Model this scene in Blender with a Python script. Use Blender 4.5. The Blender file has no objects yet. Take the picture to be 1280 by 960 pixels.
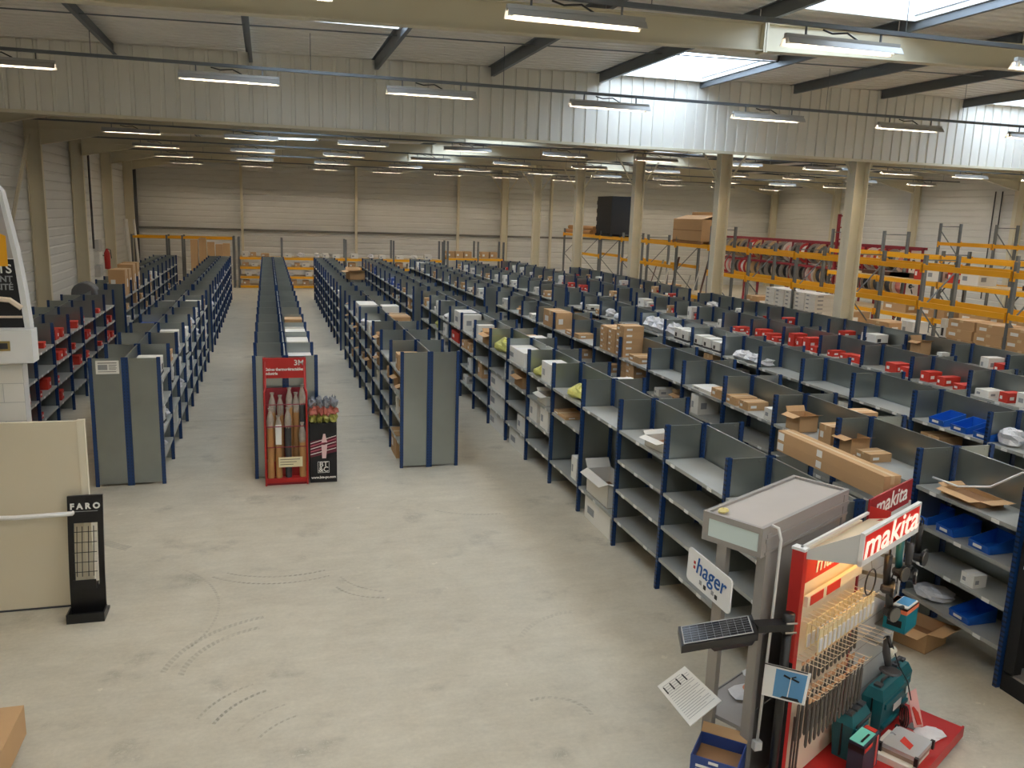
import bpy, math, random
from mathutils import Vector, Matrix
rnd = random.Random(7)
SC = bpy.context.scene
COL = SC.collection
R = math.radians

# ------------------------------------------------------------------ camera
CAM_Z = 4.297
YAW, PITCH, ROLL, FPX = 0.2850335, 0.1990627, -0.0333318, 1052.06
def make_camera():
    cy, sy, cp, sp = math.cos(YAW), math.sin(YAW), math.cos(PITCH), math.sin(PITCH)
    f = Vector((sy*cp, cy*cp, -sp)); r = Vector((cy, -sy, 0)); d = f.cross(r)
    cr, sr = math.cos(ROLL), math.sin(ROLL)
    r2 = r*cr + d*sr; d2 = r*-sr + d*cr
    cam = bpy.data.cameras.new('camera'); o = bpy.data.objects.new('camera', cam); COL.objects.link(o)
    cam.sensor_width = 36; cam.lens = 36*FPX/1280; cam.clip_end = 300; cam.clip_start = 0.05
    m = Matrix((r2, -d2, -f)).transposed().to_4x4(); m.translation = (0, 0, CAM_Z)
    o.matrix_world = m; SC.camera = o
make_camera()

# ------------------------------------------------------------------ world, exposure
W = bpy.data.worlds.new('sky'); SC.world = W; W.use_nodes = True
bg = W.node_tree.nodes['Background']
bg.inputs['Color'].default_value = (0.80, 0.90, 1.0, 1); bg.inputs['Strength'].default_value = 5.0
SC.view_settings.view_transform = 'Standard'; SC.view_settings.look = 'None'
SC.view_settings.exposure = 0.62; SC.view_settings.gamma = 1.0; SC.view_settings.use_curve_mapping = False
LAMP_STRENGTH = 110.0
SC.cycles.max_bounces = 10; SC.cycles.diffuse_bounces = 8; SC.cycles.glossy_bounces = 3
SC.cycles.transparent_max_bounces = 6; SC.cycles.sample_clamp_indirect = 6.0
SC.cycles.caustics_reflective = False; SC.cycles.caustics_refractive = False

# ------------------------------------------------------------------ materials
def lin(c):
    return tuple((x/12.92 if x <= 0.04045 else ((x+0.055)/1.055)**2.4) for x in (v/255 for v in c))
MATS = {}
def mat(name, rgb, rough=0.6, metal=0.0, vary=0.0, noise=0.0, nscale=8.0, bump=0.0, emit=None, stretch=None, coord='Object', spec=None, trans=0.0, alpha=1.0):
    """one procedural material: a base colour with noise mottling, per-object variation and fine relief"""
    if name in MATS: return MATS[name]
    m = bpy.data.materials.new(name); m.use_nodes = True; MATS[name] = m
    nt = m.node_tree; b = nt.nodes['Principled BSDF']; L = nt.links.new
    c = lin(rgb)
    b.inputs['Base Color'].default_value = (*c, 1); b.inputs['Roughness'].default_value = rough; b.inputs['Metallic'].default_value = metal
    if spec is not None: b.inputs['Specular IOR Level'].default_value = spec
    if trans: b.inputs['Transmission Weight'].default_value = trans
    if alpha < 1: b.inputs['Alpha'].default_value = alpha
    if emit:
        b.inputs['Emission Color'].default_value = (*lin(emit[0]), 1); b.inputs['Emission Strength'].default_value = emit[1]
    if noise or vary or bump:
        tc = nt.nodes.new('ShaderNodeTexCoord'); src = tc.outputs['Object']
        if coord == 'World':
            g = nt.nodes.new('ShaderNodeNewGeometry'); src = g.outputs['Position']
        mp = nt.nodes.new('ShaderNodeMapping'); L(src, mp.inputs['Vector'])
        if stretch: mp.inputs['Scale'].default_value = stretch
        oi = nt.nodes.new('ShaderNodeObjectInfo')
        n = nt.nodes.new('ShaderNodeTexNoise'); n.inputs['Scale'].default_value = nscale; n.inputs['Detail'].default_value = 3
        n.noise_dimensions = '4D'; L(mp.outputs[0], n.inputs['Vector'])
        ml = nt.nodes.new('ShaderNodeMath'); ml.operation = 'MULTIPLY'; ml.inputs[1].default_value = 37.0
        L(oi.outputs['Random'], ml.inputs[0]); L(ml.outputs[0], n.inputs['W'])
        # value factor = 1 + noise*(n-.5)*2 + vary*(rand-.5)*2
        a = nt.nodes.new('ShaderNodeMath'); a.operation = 'MULTIPLY_ADD'; a.inputs[1].default_value = 2*noise; a.inputs[2].default_value = 1-noise
        L(n.outputs['Fac'], a.inputs[0])
        v = nt.nodes.new('ShaderNodeMath'); v.operation = 'MULTIPLY_ADD'; v.inputs[1].default_value = 2*vary; v.inputs[2].default_value = -vary
        L(oi.outputs['Random'], v.inputs[0])
        s = nt.nodes.new('ShaderNodeMath'); s.operation = 'ADD'; L(a.outputs[0], s.inputs[0]); L(v.outputs[0], s.inputs[1])
        hv = nt.nodes.new('ShaderNodeHueSaturation'); hv.inputs['Color'].default_value = (*c, 1); L(s.outputs[0], hv.inputs['Value'])
        L(hv.outputs[0], b.inputs['Base Color'])
        if metal > 0.3 or noise:
            rr = nt.nodes.new('ShaderNodeMath'); rr.operation = 'MULTIPLY_ADD'; rr.inputs[1].default_value = 0.12; rr.inputs[2].default_value = rough-0.06
            L(n.outputs['Fac'], rr.inputs[0]); L(rr.outputs[0], b.inputs['Roughness'])
        if bump:
            bp = nt.nodes.new('ShaderNodeBump'); bp.inputs['Strength'].default_value = bump; bp.inputs['Distance'].default_value = 0.02
            L(n.outputs['Fac'], bp.inputs['Height']); L(bp.outputs[0], b.inputs['Normal'])
    return m

galv   = mat('galvanised_sheet', (160,166,163), 0.30, 0.85, noise=0.16, nscale=2.2, vary=0.05)
galvS  = mat('galvanised_shelf', (176,178,173), 0.42, 0.3, noise=0.14, nscale=4.0, vary=0.05)
zinc   = mat('zinc_purlin', (112,117,122), 0.45, 0.5, noise=0.12, nscale=3.0)
steelg = mat('grey_upright', (112,116,118), 0.5, 0.3, noise=0.1, nscale=5)
cream  = mat('cream_steel', (216,208,184), 0.5, noise=0.05, nscale=2)
clad   = mat('cladding_white', (226,223,214), 0.5, noise=0.05, nscale=1.2, vary=0.03)
cladD  = mat('cladding_groove', (120,118,112), 0.6)
wallm  = mat('wall_cladding', (214,213,208), 0.55, noise=0.06, nscale=0.8)
roofm  = mat('roof_sheet', (232,228,220), 0.5, noise=0.05, nscale=1.0)
black  = mat('black_satin', (20,20,22), 0.35)
blackm = mat('black_matt', (24,24,26), 0.7)
dgrey  = mat('dark_grey', (62,63,66), 0.55)
white  = mat('white_paint', (226,224,218), 0.5, noise=0.03, nscale=4)
whitep = mat('white_plastic', (228,228,226), 0.4)
paper  = mat('paper', (232,231,226), 0.7)
ink    = mat('printed_ink', (60,58,58), 0.8)
inkb   = mat('printed_blue', (28,84,150), 0.7)
inkg   = mat('printed_grey', (150,152,154), 0.8)
card   = mat('cardboard', (186,150,108), 0.8, noise=0.06, nscale=6, vary=0.10)
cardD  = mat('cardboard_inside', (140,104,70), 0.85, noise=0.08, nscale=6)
tape   = mat('packing_tape', (205,178,135), 0.35)
whitec = mat('white_carton', (226,224,216), 0.65, noise=0.03, nscale=5, vary=0.05)
redc   = mat('red_carton', (196,52,38), 0.6, noise=0.05, nscale=6, vary=0.10)
redp   = mat('red_paint', (178,36,34), 0.4, noise=0.04, nscale=3)
redd   = mat('dark_red_steel', (132,26,40), 0.45, noise=0.08, nscale=4)
blueb  = mat('blue_bin', (26,94,190), 0.4, noise=0.05, nscale=5)
yellow = mat('yellow_beam', (240,172,26), 0.45, noise=0.06, nscale=3)
yelbag = mat('yellow_pack', (208,206,116), 0.5, noise=0.4, nscale=9)
bagm   = mat('clear_bag', (214,214,216), 0.3, noise=0.12, nscale=14, bump=0.5)
wrapm  = mat('wrap_film', (168,158,148), 0.25, noise=0.35, nscale=16, bump=0.5)
teal   = mat('teal_case', (22,92,100), 0.45, noise=0.08, nscale=6, bump=0.15)
tealb  = mat('teal_carton', (20,122,140), 0.5)
beige  = mat('pegboard', (226,214,190), 0.6, noise=0.04, nscale=3)
lgrey  = mat('light_grey_panel', (190,190,188), 0.55, noise=0.04, nscale=3)
silver = mat('silver_case', (196,198,200), 0.3, 0.5, noise=0.05, nscale=8)
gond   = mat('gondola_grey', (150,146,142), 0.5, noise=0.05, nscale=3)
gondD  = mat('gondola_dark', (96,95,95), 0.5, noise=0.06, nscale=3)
steel  = mat('bare_steel', (150,148,142), 0.35, 0.8)
bitm   = mat('drill_bit_steel', (104,100,96), 0.4, 0.6)
kraft  = mat('kraft_roll', (180,134,84), 0.7, noise=0.05, nscale=5, vary=0.08)
wood   = mat('wood_board', (196,172,132), 0.7, noise=0.12, nscale=5, stretch=(1,12,12))
copper = mat('copper_fittings', (214,140,110), 0.45, 0.3, noise=0.2, nscale=20)
multi  = mat('assorted_packs', (180,160,120), 0.5, noise=0.5, nscale=26)
tubee  = mat('lit_tube', (255,255,255), 0.4, emit=((255,235,208), LAMP_STRENGTH))
reflm  = mat('lamp_reflector', (176,175,171), 0.4, 0.1)
drums  = mat('grey_drum', (92,94,98), 0.5)
brownp = mat('brown_profile', (92,60,44), 0.5, noise=0.1, nscale=5)

def blue_post():
    """blue enamel with a column of punched holes, 50 mm pitch"""
    m = bpy.data.materials.new('blue_post'); m.use_nodes = True; nt = m.node_tree; L = nt.links.new; b = nt.nodes['Principled BSDF']
    tc = nt.nodes.new('ShaderNodeTexCoord'); sp = nt.nodes.new('ShaderNodeSeparateXYZ'); L(tc.outputs['Object'], sp.inputs[0])
    def math_(op, a, bb):
        n = nt.nodes.new('ShaderNodeMath'); n.operation = op
        for i, q in enumerate((a, bb)):
            if q is None: continue
            if isinstance(q, (int, float)): n.inputs[i].default_value = q
            else: L(q, n.inputs[i])
        return n.outputs[0]
    fr = math_('FRACT', math_('MULTIPLY', sp.outputs['Z'], 20.0), None)
    dz = math_('ABSOLUTE', math_('SUBTRACT', fr, 0.5), None)
    hz = math_('LESS_THAN', dz, 0.2)
    fx = math_('ABSOLUTE', math_('SUBTRACT', math_('ABSOLUTE', sp.outputs['X'], None), 0.024), None)
    hx = math_('LESS_THAN', fx, 0.005)
    hole = math_('MULTIPLY', hz, hx)
    mx = nt.nodes.new('ShaderNodeMix'); mx.data_type = 'RGBA'
    mx.inputs['A'].default_value = (*lin((18,54,104)), 1); mx.inputs['B'].default_value = (*lin((10,22,44)), 1)
    L(hole, mx.inputs['Factor']); L(mx.outputs['Result'], b.inputs['Base Color'])
    b.inputs['Roughness'].default_value = 0.4
    return m
bluep = blue_post()

def floor_material():
    m = bpy.data.materials.new('concrete_floor'); m.use_nodes = True; nt = m.node_tree; L = nt.links.new; b = nt.nodes['Principled BSDF']
    g = nt.nodes.new('ShaderNodeNewGeometry'); P = g.outputs['Position']
    sep = nt.nodes.new('ShaderNodeSeparateXYZ'); L(P, sep.inputs[0]); X, Y = sep.outputs['X'], sep.outputs['Y']
    def M(op, a, bb=None, c=None):
        n = nt.nodes.new('ShaderNodeMath'); n.operation = op
        for i, q in enumerate((a, bb, c)):
            if q is None: continue
            if isinstance(q, (int, float)): n.inputs[i].default_value = q
            else: L(q, n.inputs[i])
        return n.outputs[0]
    def noise(scale, detail=6, rough=0.6, stretch=None):
        n = nt.nodes.new('ShaderNodeTexNoise'); n.inputs['Scale'].default_value = scale; n.inputs['Detail'].default_value = detail; n.inputs['Roughness'].default_value = rough
        if stretch:
            mp = nt.nodes.new('ShaderNodeMapping'); mp.inputs['Scale'].default_value = stretch; L(P, mp.inputs['Vector']); L(mp.outputs[0], n.inputs['Vector'])
        else: L(P, n.inputs['Vector'])
        return n.outputs['Fac']
    big, mid, fine = noise(0.45, 3), noise(2.6, 7, 0.65), noise(22, 6, 0.7)
    scuff = noise(1.6, 8, 0.7, (1, 3.5, 1))
    v = M('ADD', M('ADD', M('MULTIPLY_ADD', big, 0.34, 0.83), M('MULTIPLY_ADD', mid, 0.46, -0.23)), M('MULTIPLY_ADD', fine, 0.34, -0.17))
    v = M('ADD', v, M('MULTIPLY_ADD', scuff, 0.36, -0.18))
    # dark smudges and pale chips
    sm = noise(1.25, 5, 0.6); smd = nt.nodes.new('ShaderNodeMapRange'); smd.inputs['From Min'].default_value = 0.58; smd.inputs['From Max'].default_value = 0.70; L(sm, smd.inputs['Value'])
    v = M('SUBTRACT', v, M('MULTIPLY', smd.outputs[0], M('MULTIPLY', M('GREATER_THAN', fine, 0.44), 0.28)))
    ch = noise(5.5, 3, 0.5); v = M('ADD', v, M('MULTIPLY', M('GREATER_THAN', ch, 0.735), 0.16))
    # forklift tyre marks: two dashed tread arcs each
    def arc(cx, cy, r, w, a0, a1, dark, n=1):
        nonlocal v
        dx, dy = M('SUBTRACT', X, cx), M('SUBTRACT', Y, cy)
        rr = M('SQRT', M('ADD', M('MULTIPLY', dx, dx), M('MULTIPLY', dy, dy)))
        an = M('ARCTAN2', dy, dx)
        band = M('LESS_THAN', M('ABSOLUTE', M('SUBTRACT', rr, r)), w)
        side = M('LESS_THAN', M('ABSOLUTE', M('SUBTRACT', an, (a0+a1)/2)), abs(a1-a0)/2)
        tread = M('LESS_THAN', M('FRACT', M('ADD', M('MULTIPLY', an, r*17.0), M('MULTIPLY', rr, 9.0))), 0.55)
        fade = M('MULTIPLY_ADD', mid, 2.2, -0.55); fade = M('MINIMUM', M('MAXIMUM', fade, 0.0), 1.0)
        v = M('SUBTRACT', v, M('MULTIPLY', M('MULTIPLY', M('MULTIPLY', band, side), M('MULTIPLY', M('MULTIPLY_ADD', tread, 0.75, 0.25), fade)), dark))
    ARCS(arc)
    hv = nt.nodes.new('ShaderNodeMix'); hv.data_type = 'RGBA'
    hv.inputs['A'].default_value = (*lin((196,187,166)), 1); hv.inputs['B'].default_value = (*lin((186,182,168)), 1); L(mid, hv.inputs['Factor'])
    ml = nt.nodes.new('ShaderNodeVectorMath'); ml.operation = 'SCALE'; L(hv.outputs['Result'], ml.inputs[0]); L(v, ml.inputs['Scale'])
    L(ml.outputs[0], b.inputs['Base Color'])
    L(M('MULTIPLY_ADD', mid, 0.3, 0.38), b.inputs['Roughness'])
    b.inputs['Specular IOR Level'].default_value = 0.35
    bp = nt.nodes.new('ShaderNodeBump'); bp.inputs['Strength'].default_value = 0.08; bp.inputs['Distance'].default_value = 0.01; L(fine, bp.inputs['Height']); L(bp.outputs[0], b.inputs['Normal'])
    return m
def ARCS(arc):
    arc(0.14, 7.52, 1.19, 0.03, 1.8, 2.95, 0.35); arc(0.03, 7.57, 0.90, 0.03, 1.8, 3.05, 0.41)
    arc(0.15, 10.87, 1.19, 0.016, -2.2, -1.2, 0.57); arc(0.13, 10.69, 1.20, 0.016, -2.35, -1.15, 0.57)
    arc(0.12, 6.58, 0.85, 0.014, 1.98, 2.75, 0.49); arc(0.19, 6.50, 0.78, 0.016, 1.95, 2.75, 0.61)
    arc(1.52, 9.77, 0.81, 0.014, -2.85, -2.0, 0.49); arc(1.26, 9.50, 0.63, 0.014, -2.75, -1.7, 0.49)
    arc(-1.2, 11.9, 1.13, 0.07, -2.55, -2.1, 0.41); arc(3.1, 12.5, 1.25, 0.02, -2.3, -1.5, 0.41)
    arc(-2.2, 9.0, 1.6, 0.014, -0.55, 0.75, 0.3); arc(0.3, 6.25, 0.75, 0.012, 1.9, 2.6, 0.4); arc(0.35, 6.2, 0.6, 0.012, 1.9, 2.6, 0.4); arc(2.3, 6.2, 0.35, 0.02, 0.0, 1.9, 0.4)
    arc(3.2, 7.2, 0.9, 0.03, 1.6, 2.6, 0.22)
concrete = floor_material()

# ------------------------------------------------------------------ mesh builder
class MB:
    def __init__(s): s.v = []; s.f = []; s.m = []
    def add(s, vs, fs, m=0):
        o = len(s.v); s.v += [tuple(v) for v in vs]
        for f in fs: s.f.append(tuple(i+o for i in f)); s.m.append(m)
        return s
    def box(s, x0, x1, y0, y1, z0, z1, m=0):
        return s.add([(x0,y0,z0),(x1,y0,z0),(x1,y1,z0),(x0,y1,z0),(x0,y0,z1),(x1,y0,z1),(x1,y1,z1),(x0,y1,z1)],
              [(3,2,1,0),(4,5,6,7),(0,1,5,4),(1,2,6,5),(2,3,7,6),(3,0,4,7)], m)
    def hexa(s, p, m=0):   # eight corners: bottom ring then top ring
        return s.add(p, [(3,2,1,0),(4,5,6,7),(0,1,5,4),(1,2,6,5),(2,3,7,6),(3,0,4,7)], m)
    def obox(s, c, size, ax=None, m=0):
        ax = ax or (Vector((1,0,0)), Vector((0,1,0)), Vector((0,0,1))); c = Vector(c)
        a, b, d = (Vector(ax[i])*size[i]/2 for i in range(3))
        return s.hexa([c-a-b-d, c+a-b-d, c+a+b-d, c-a+b-d, c-a-b+d, c+a-b+d, c+a+b+d, c-a+b+d], m)
    def bar(s, p0, p1, w, h=None, m=0, up=(0,0,1)):
        p0, p1 = Vector(p0), Vector(p1); d = (p1-p0); l = d.length; d.normalize(); up = Vector(up)
        if abs(d.dot(up)) > 0.99: up = Vector((0,1,0))
        sd = d.cross(up).normalized(); u2 = sd.cross(d)
        return s.obox((p0+p1)/2, (l, w, h or w), (d, sd, u2), m)
    def tube(s, pts, r, n=6, m=0, caps=True, radii=None):
        pts = [Vector(p) for p in pts]; rings = []; prev = None
        for i, p in enumerate(pts):
            t = (pts[min(i+1, len(pts)-1)] - pts[max(i-1, 0)]).normalized()
            a = prev if prev is not None else (Vector((0,0,1)) if abs(t.z) < 0.9 else Vector((1,0,0)))
            b = t.cross(a).normalized(); a = b.cross(t).normalized(); prev = a
            rr = radii[i] if radii else r
            rings.append([p + (a*math.cos(2*math.pi*k/n) + b*math.sin(2*math.pi*k/n))*rr for k in range(n)])
        vs = [q for g in rings for q in g]; fs = []
        for i in range(len(pts)-1):
            for k in range(n):
                fs.append((i*n+k, i*n+(k+1) % n, (i+1)*n+(k+1) % n, (i+1)*n+k))
        if caps: fs += [tuple(range(n))[::-1], tuple(range((len(pts)-1)*n, len(pts)*n))]
        return s.add(vs, fs, m)
    def lathe(s, prof, n=12, m=0, axis='z', c=(0,0,0)):
        vs = []; c = Vector(c)
        for r, z in prof:
            for k in range(n):
                a = 2*math.pi*k/n; p = (r*math.cos(a), r*math.sin(a), z)
                if axis == 'y': p = (p[0], p[2], p[1])
                if axis == 'x': p = (p[2], p[0], p[1])
                vs.append(c+Vector(p))
        fs = [(i*n+k, i*n+(k+1) % n, (i+1)*n+(k+1) % n, (i+1)*n+k) for i in range(len(prof)-1) for k in range(n)]
        fs += [tuple(range(n))[::-1], tuple(range((len(prof)-1)*n, len(prof)*n))]
        return s.add(vs, fs, m)
    def prism(s, poly, fn, t0, t1, m=0):
        n = len(poly); vs = [fn(a, b, t0) for a, b in poly] + [fn(a, b, t1) for a, b in poly]
        fs = [tuple(range(n))[::-1], tuple(range(n, 2*n))] + [(i, (i+1) % n, n+(i+1) % n, n+i) for i in range(n)]
        return s.add(vs, fs, m)
    def plate(s, corners, t, m=0):      # four corners in order, thickness t
        c = [Vector(q) for q in corners]; nrm = (c[1]-c[0]).cross(c[3]-c[0]).normalized()*t/2
        return s.hexa([q-nrm for q in c] + [q+nrm for q in c], m)
    def lump(s, c, r, seed=1, nu=10, nv=7, jit=0.22, m=0, flat=True):   # a crumpled bag
        q = random.Random(seed); vs = []; c = Vector(c)
        for j in range(nv):
            th = math.pi*(j+0.5)/nv
            for i in range(nu):
                ph = 2*math.pi*i/nu; k = 1+q.uniform(-jit, jit)
                z = math.cos(th)*r[2]*k
                vs.append(c+Vector((math.sin(th)*math.cos(ph)*r[0]*k, math.sin(th)*math.sin(ph)*r[1]*k, max(z, -r[2]*0.75))))
        fs = [(j*nu+i, (j+1)*nu+i, (j+1)*nu+(i+1) % nu, j*nu+(i+1) % nu) for j in range(nv-1) for i in range(nu)]
        fs += [tuple(range(nu)), tuple(range((nv-1)*nu, nv*nu))[::-1]]
        return s.add(vs, fs, m)
    def mesh(s, name, mats, smooth=False):
        me = bpy.data.meshes.new(name); me.from_pydata(s.v, [], s.f); 
        for q in (mats if isinstance(mats, (list, tuple)) else [mats]): me.materials.append(q)
        me.polygons.foreach_set('material_index', s.m)
        if smooth: me.polygons.foreach_set('use_smooth', [True]*len(s.f))
        me.update(); 
        import bmesh
        bm = bmesh.new(); bm.from_mesh(me); bmesh.ops.recalc_face_normals(bm, faces=bm.faces); bm.to_mesh(me); bm.free()
        return me

def link(name, data, parent=None, loc=(0,0,0), rot=(0,0,0), scale=(1,1,1)):
    o = bpy.data.objects.new(name, data); COL.objects.link(o)
    if parent: o.parent = parent
    o.location = loc; o.rotation_euler = rot; o.scale = scale
    return o
def tag(o, label=None, cat=None, group=None, kind=None):
    if label: o['label'] = label
    if cat: o['category'] = cat
    if group: o['group'] = group
    if kind: o['kind'] = kind
    return o
def thing(name, label, cat, loc=(0,0,0), rz=0.0, group=None):
    return tag(link(name, None, None, loc, (0,0,rz)), label, cat, group)
def part(name, mb, mats, parent, loc=(0,0,0), rot=(0,0,0), label=None, kind=None, smooth=False):
    me = mb if isinstance(mb, bpy.types.Mesh) else mb.mesh(name, mats, smooth)
    return tag(link(name, me, parent, loc, rot), label, None, None, kind)
def solo(name, mb, mats, label, cat, loc=(0,0,0), rot=(0,0,0), scale=(1,1,1), group=None, smooth=False):
    me = mb if isinstance(mb, bpy.types.Mesh) else mb.mesh(name, mats, smooth)
    return tag(link(name, me, None, loc, rot, scale), label, cat, group)
def struct(name, mb=None, mats=None):
    me = mb if (mb is None or isinstance(mb, bpy.types.Mesh)) else mb.mesh(name, mats)
    return tag(link(name, me), kind='structure')
def copy_tree(o, loc=None, rz=None, label=None, group=None, scale=None):
    r = o.copy(); COL.objects.link(r)
    if loc is not None: r.location = loc
    if rz is not None: r.rotation_euler = (0,0,rz)
    if scale is not None: r.scale = scale
    if label: r['label'] = label
    if group: r['group'] = group
    for ch in o.children:
        c = ch.copy(); COL.objects.link(c); c.parent = r
        for g in ch.children:
            d = g.copy(); COL.objects.link(d); d.parent = c
    return r
def lettering(body, size, m, parent, org, right, up, align='LEFT', offset=0.0, shear=0.0, squeeze=1.0, name='lettering'):
    cu = bpy.data.curves.new(name, 'FONT'); cu.body = body; cu.size = size; cu.align_x = align; cu.align_y = 'CENTER'
    cu.extrude = 0.0015; cu.offset = offset; cu.shear = shear; cu.resolution_u = 3
    cu.materials.append(m)
    r = Vector(right).normalized(); u = Vector(up); u = (u - r*u.dot(r)).normalized(); n = r.cross(u)
    M4 = Matrix((r*squeeze, u, n)).transposed().to_4x4(); M4.translation = Vector(org)
    dg = bpy.context.evaluated_depsgraph_get()
    tmp = bpy.data.objects.new('tmp', cu); COL.objects.link(tmp); dg.update()
    me = bpy.data.meshes.new_from_object(tmp.evaluated_get(dg)); bpy.data.objects.remove(tmp)
    me.transform(M4)
    return link(name, me, parent)

# ------------------------------------------------------------------ the building
XL, XR, YF, YN = -7.5, 33.5, 51.9, -7.0
RIDGE = 14.45
def roof_z(x): return 7.25 + 0.02*x if x <= RIDGE else 7.539 - 0.02*(x-RIDGE)
FRAMES = [-1.4 + 6.6*k for k in range(9)]          # portal frames: -1.4, 5.2, 11.8, 18.4 ... 51.4
LINTEL_Y = 18.22
STEP = 2.45; XS = [-7.6 + STEP*k for k in range(18)]

fl = struct('floor')
for i, (y0, y1) in enumerate(((YN, 17.55), (17.565, 34.0), (34.015, YF))):
    part('floor_slab', MB().box(XL-0.3, XR+0.3, y0, y1, -0.25, 0), concrete, fl)
part('slab_joint', MB().box(XL-0.3, XR+0.3, YN, YF, -0.3, -0.02), cladD, fl)

def ribbed(x0, x1, z0, z1, pitch, depth, fn):
    """horizontal-rib wall cladding: profile in z, extruded along the wall"""
    mb = MB(); prof = []; z = z0
    while z < z1-1e-6:
        ze = min(z+pitch, z1)
        prof += [(0, z), (0, z+(ze-z)*0.72), (depth, z+(ze-z)*0.80), (depth, z+(ze-z)*0.94)]
        z = ze
    prof.append((0, z1)); n = len(prof)
    vs = [fn(x0, d, zz) for d, zz in prof] + [fn(x1, d, zz) for d, zz in prof]
    return mb.add(vs, [(i, i+1, n+i+1, n+i) for i in range(n-1)])
struct('wall_left', ribbed(YN, YF, 0, 7.4, 0.33, 0.025, lambda t, d, z: (XL-d, t, z)), wallm)
struct('wall_right', ribbed(YN, YF, 0, 7.5, 0.33, 0.025, lambda t, d, z: (XR+d, t, z)), wallm)
struct('wall_far', ribbed(XL-0.2, XR+0.2, 0, 7.7, 0.33, 0.025, lambda t, d, z: (t, YF+d, z)), wallm)
struct('wall_near', ribbed(XL-0.2, XR+0.2, 0, 7.7, 0.33, 0.025, lambda t, d, z: (t, YN-d, z)), wallm)

ceil = struct('ceiling')
SKY = {}                                            # strip start x -> list of (y0, y1) openings
for b in range(8):
    yr = -8.0 + 6.6*b
    for x, near in ((XS[3], True), (XS[6], False), (XS[10], False), (XS[14], True)):
        SKY.setdefault(x, []).append((yr+0.45, yr+2.9) if near else (yr+3.25, yr+6.25))
def corrugated(x0, x1, y0, y1):
    prof = []; y = y0
    n = max(1, round((y1-y0)/0.25)); p = (y1-y0)/n
    for i in range(n): prof += [(y, 0.0), (y+p*0.52, 0.0), (y+p*0.62, 0.04), (y+p*0.9, 0.04)]; y += p
    prof.append((y1, 0.0)); k = len(prof)
    vs = [(x0, a, roof_z(x0)+b) for a, b in prof] + [(x1, a, roof_z(x1)+b) for a, b in prof]
    return MB().add(vs, [(i, i+1, k+i+1, k+i) for i in range(k-1)])
for i in range(17):
    x0, x1 = XS[i], XS[i+1]; y = YN-1.0
    for (a, b) in SKY.get(x0, []) + [(YF+0.1, YF+0.1)]:
        if a - y > 0.05: part('roof_sheet', corrugated(x0, x1, y, a), roofm, ceil)
        y = max(y, b)
# skylights: kerb, pane and its glazing bars; daylight is the sky itself, sampled through a portal
def pane_material():
    m = bpy.data.materials.new('skylight_pane'); m.use_nodes = True; nt = m.node_tree; nt.nodes.clear()
    o = nt.nodes.new('ShaderNodeOutputMaterial'); mx = nt.nodes.new('ShaderNodeMixShader'); t = nt.nodes.new('ShaderNodeBsdfTransparent'); g = nt.nodes.new('ShaderNodeBsdfTranslucent')
    t.inputs[0].default_value = (0.93, 0.96, 1, 1); g.inputs[0].default_value = (0.8, 0.85, 0.9, 1); mx.inputs[0].default_value = 0.18
    nt.links.new(t.outputs[0], mx.inputs[1]); nt.links.new(g.outputs[0], mx.inputs[2]); nt.links.new(mx.outputs[0], o.inputs[0]); return m
panem = pane_material(); wi = 0
for x0, lst in SKY.items():
    for (a, b) in lst:
        if a < -1.5: continue
        wi += 1; x1 = x0+STEP; z = roof_z((x0+x1)/2)
        w = struct('window_%d' % wi)
        k = MB()
        for q in ((x0, x0+0.05, a, b), (x1-0.05, x1, a, b), (x0, x1, a, a+0.05), (x0, x1, b-0.05, b)): k.box(*q, z-0.06, z+0.34)
        part('kerb', k, white, w)
        part('pane', MB().box(x0+0.05, x1-0.05, a+0.05, b-0.05, z+0.30, z+0.315), panem, w)
        part('glazing_bar', MB().box((x0+x1)/2-0.02, (x0+x1)/2+0.02, a+0.05, b-0.05, z+0.25, z+0.30), whitep, w)
        li = bpy.data.lights.new('skylight_portal', 'AREA'); li.shape = 'RECTANGLE'; li.size = STEP-0.1; li.size_y = b-a-0.1
        li.cycles.is_portal = True
        link('skylight_portal', li, w, ((x0+x1)/2, (a+b)/2, z+0.33))

def ibeam(x0, x1, drop, dep, y):
    mb = MB()
    for (h0, h1, wd) in ((0, 0.016, 0.19), (0.016, dep-0.016, 0.014), (dep-0.016, dep, 0.19)):
        a0, a1 = roof_z(x0)-drop-h0, roof_z(x1)-drop-h0; b0, b1 = a0-(h1-h0), a1-(h1-h0)
        mb.hexa([(x0,y-wd/2,b0),(x1,y-wd/2,b1),(x1,y+wd/2,b1),(x0,y+wd/2,b0),(x0,y-wd/2,a0),(x1,y-wd/2,a1),(x1,y+wd/2,a1),(x0,y+wd/2,a0)])
    return mb
for y in FRAMES:
    part('rafter', ibeam(XL+0.05, RIDGE, 0.2, 0.40, y), cream, ceil)
    part('rafter', ibeam(RIDGE, XR-0.05, 0.2, 0.40, y), cream, ceil)
    sp = MB()
    for x in (7.13, 7.17, 21.7, 21.74): sp.box(x, x+0.03, y-0.11, y+0.11, roof_z(x)-0.62, roof_z(x)-0.19)
    part('splice_plate', sp, cream, ceil)
    h = MB()                                        # haunches at both walls
    for xa, xb in ((XL+0.4, XL+3.0), (XR-0.4, XR-3.0)):
        za, zb = roof_z(xa)-0.6, roof_z(xb)-0.6
        h.prism([(xa, za), (xb, zb), (xa, za-0.5)], lambda a, b, t, y=y: (a, y+t, b), -0.008, 0.008)
        h.bar((xa, y, za-0.5), (xb, y, zb), 0.19, 0.016)
    part('haunch', h, cream, ceil)
pur = {}
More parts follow.
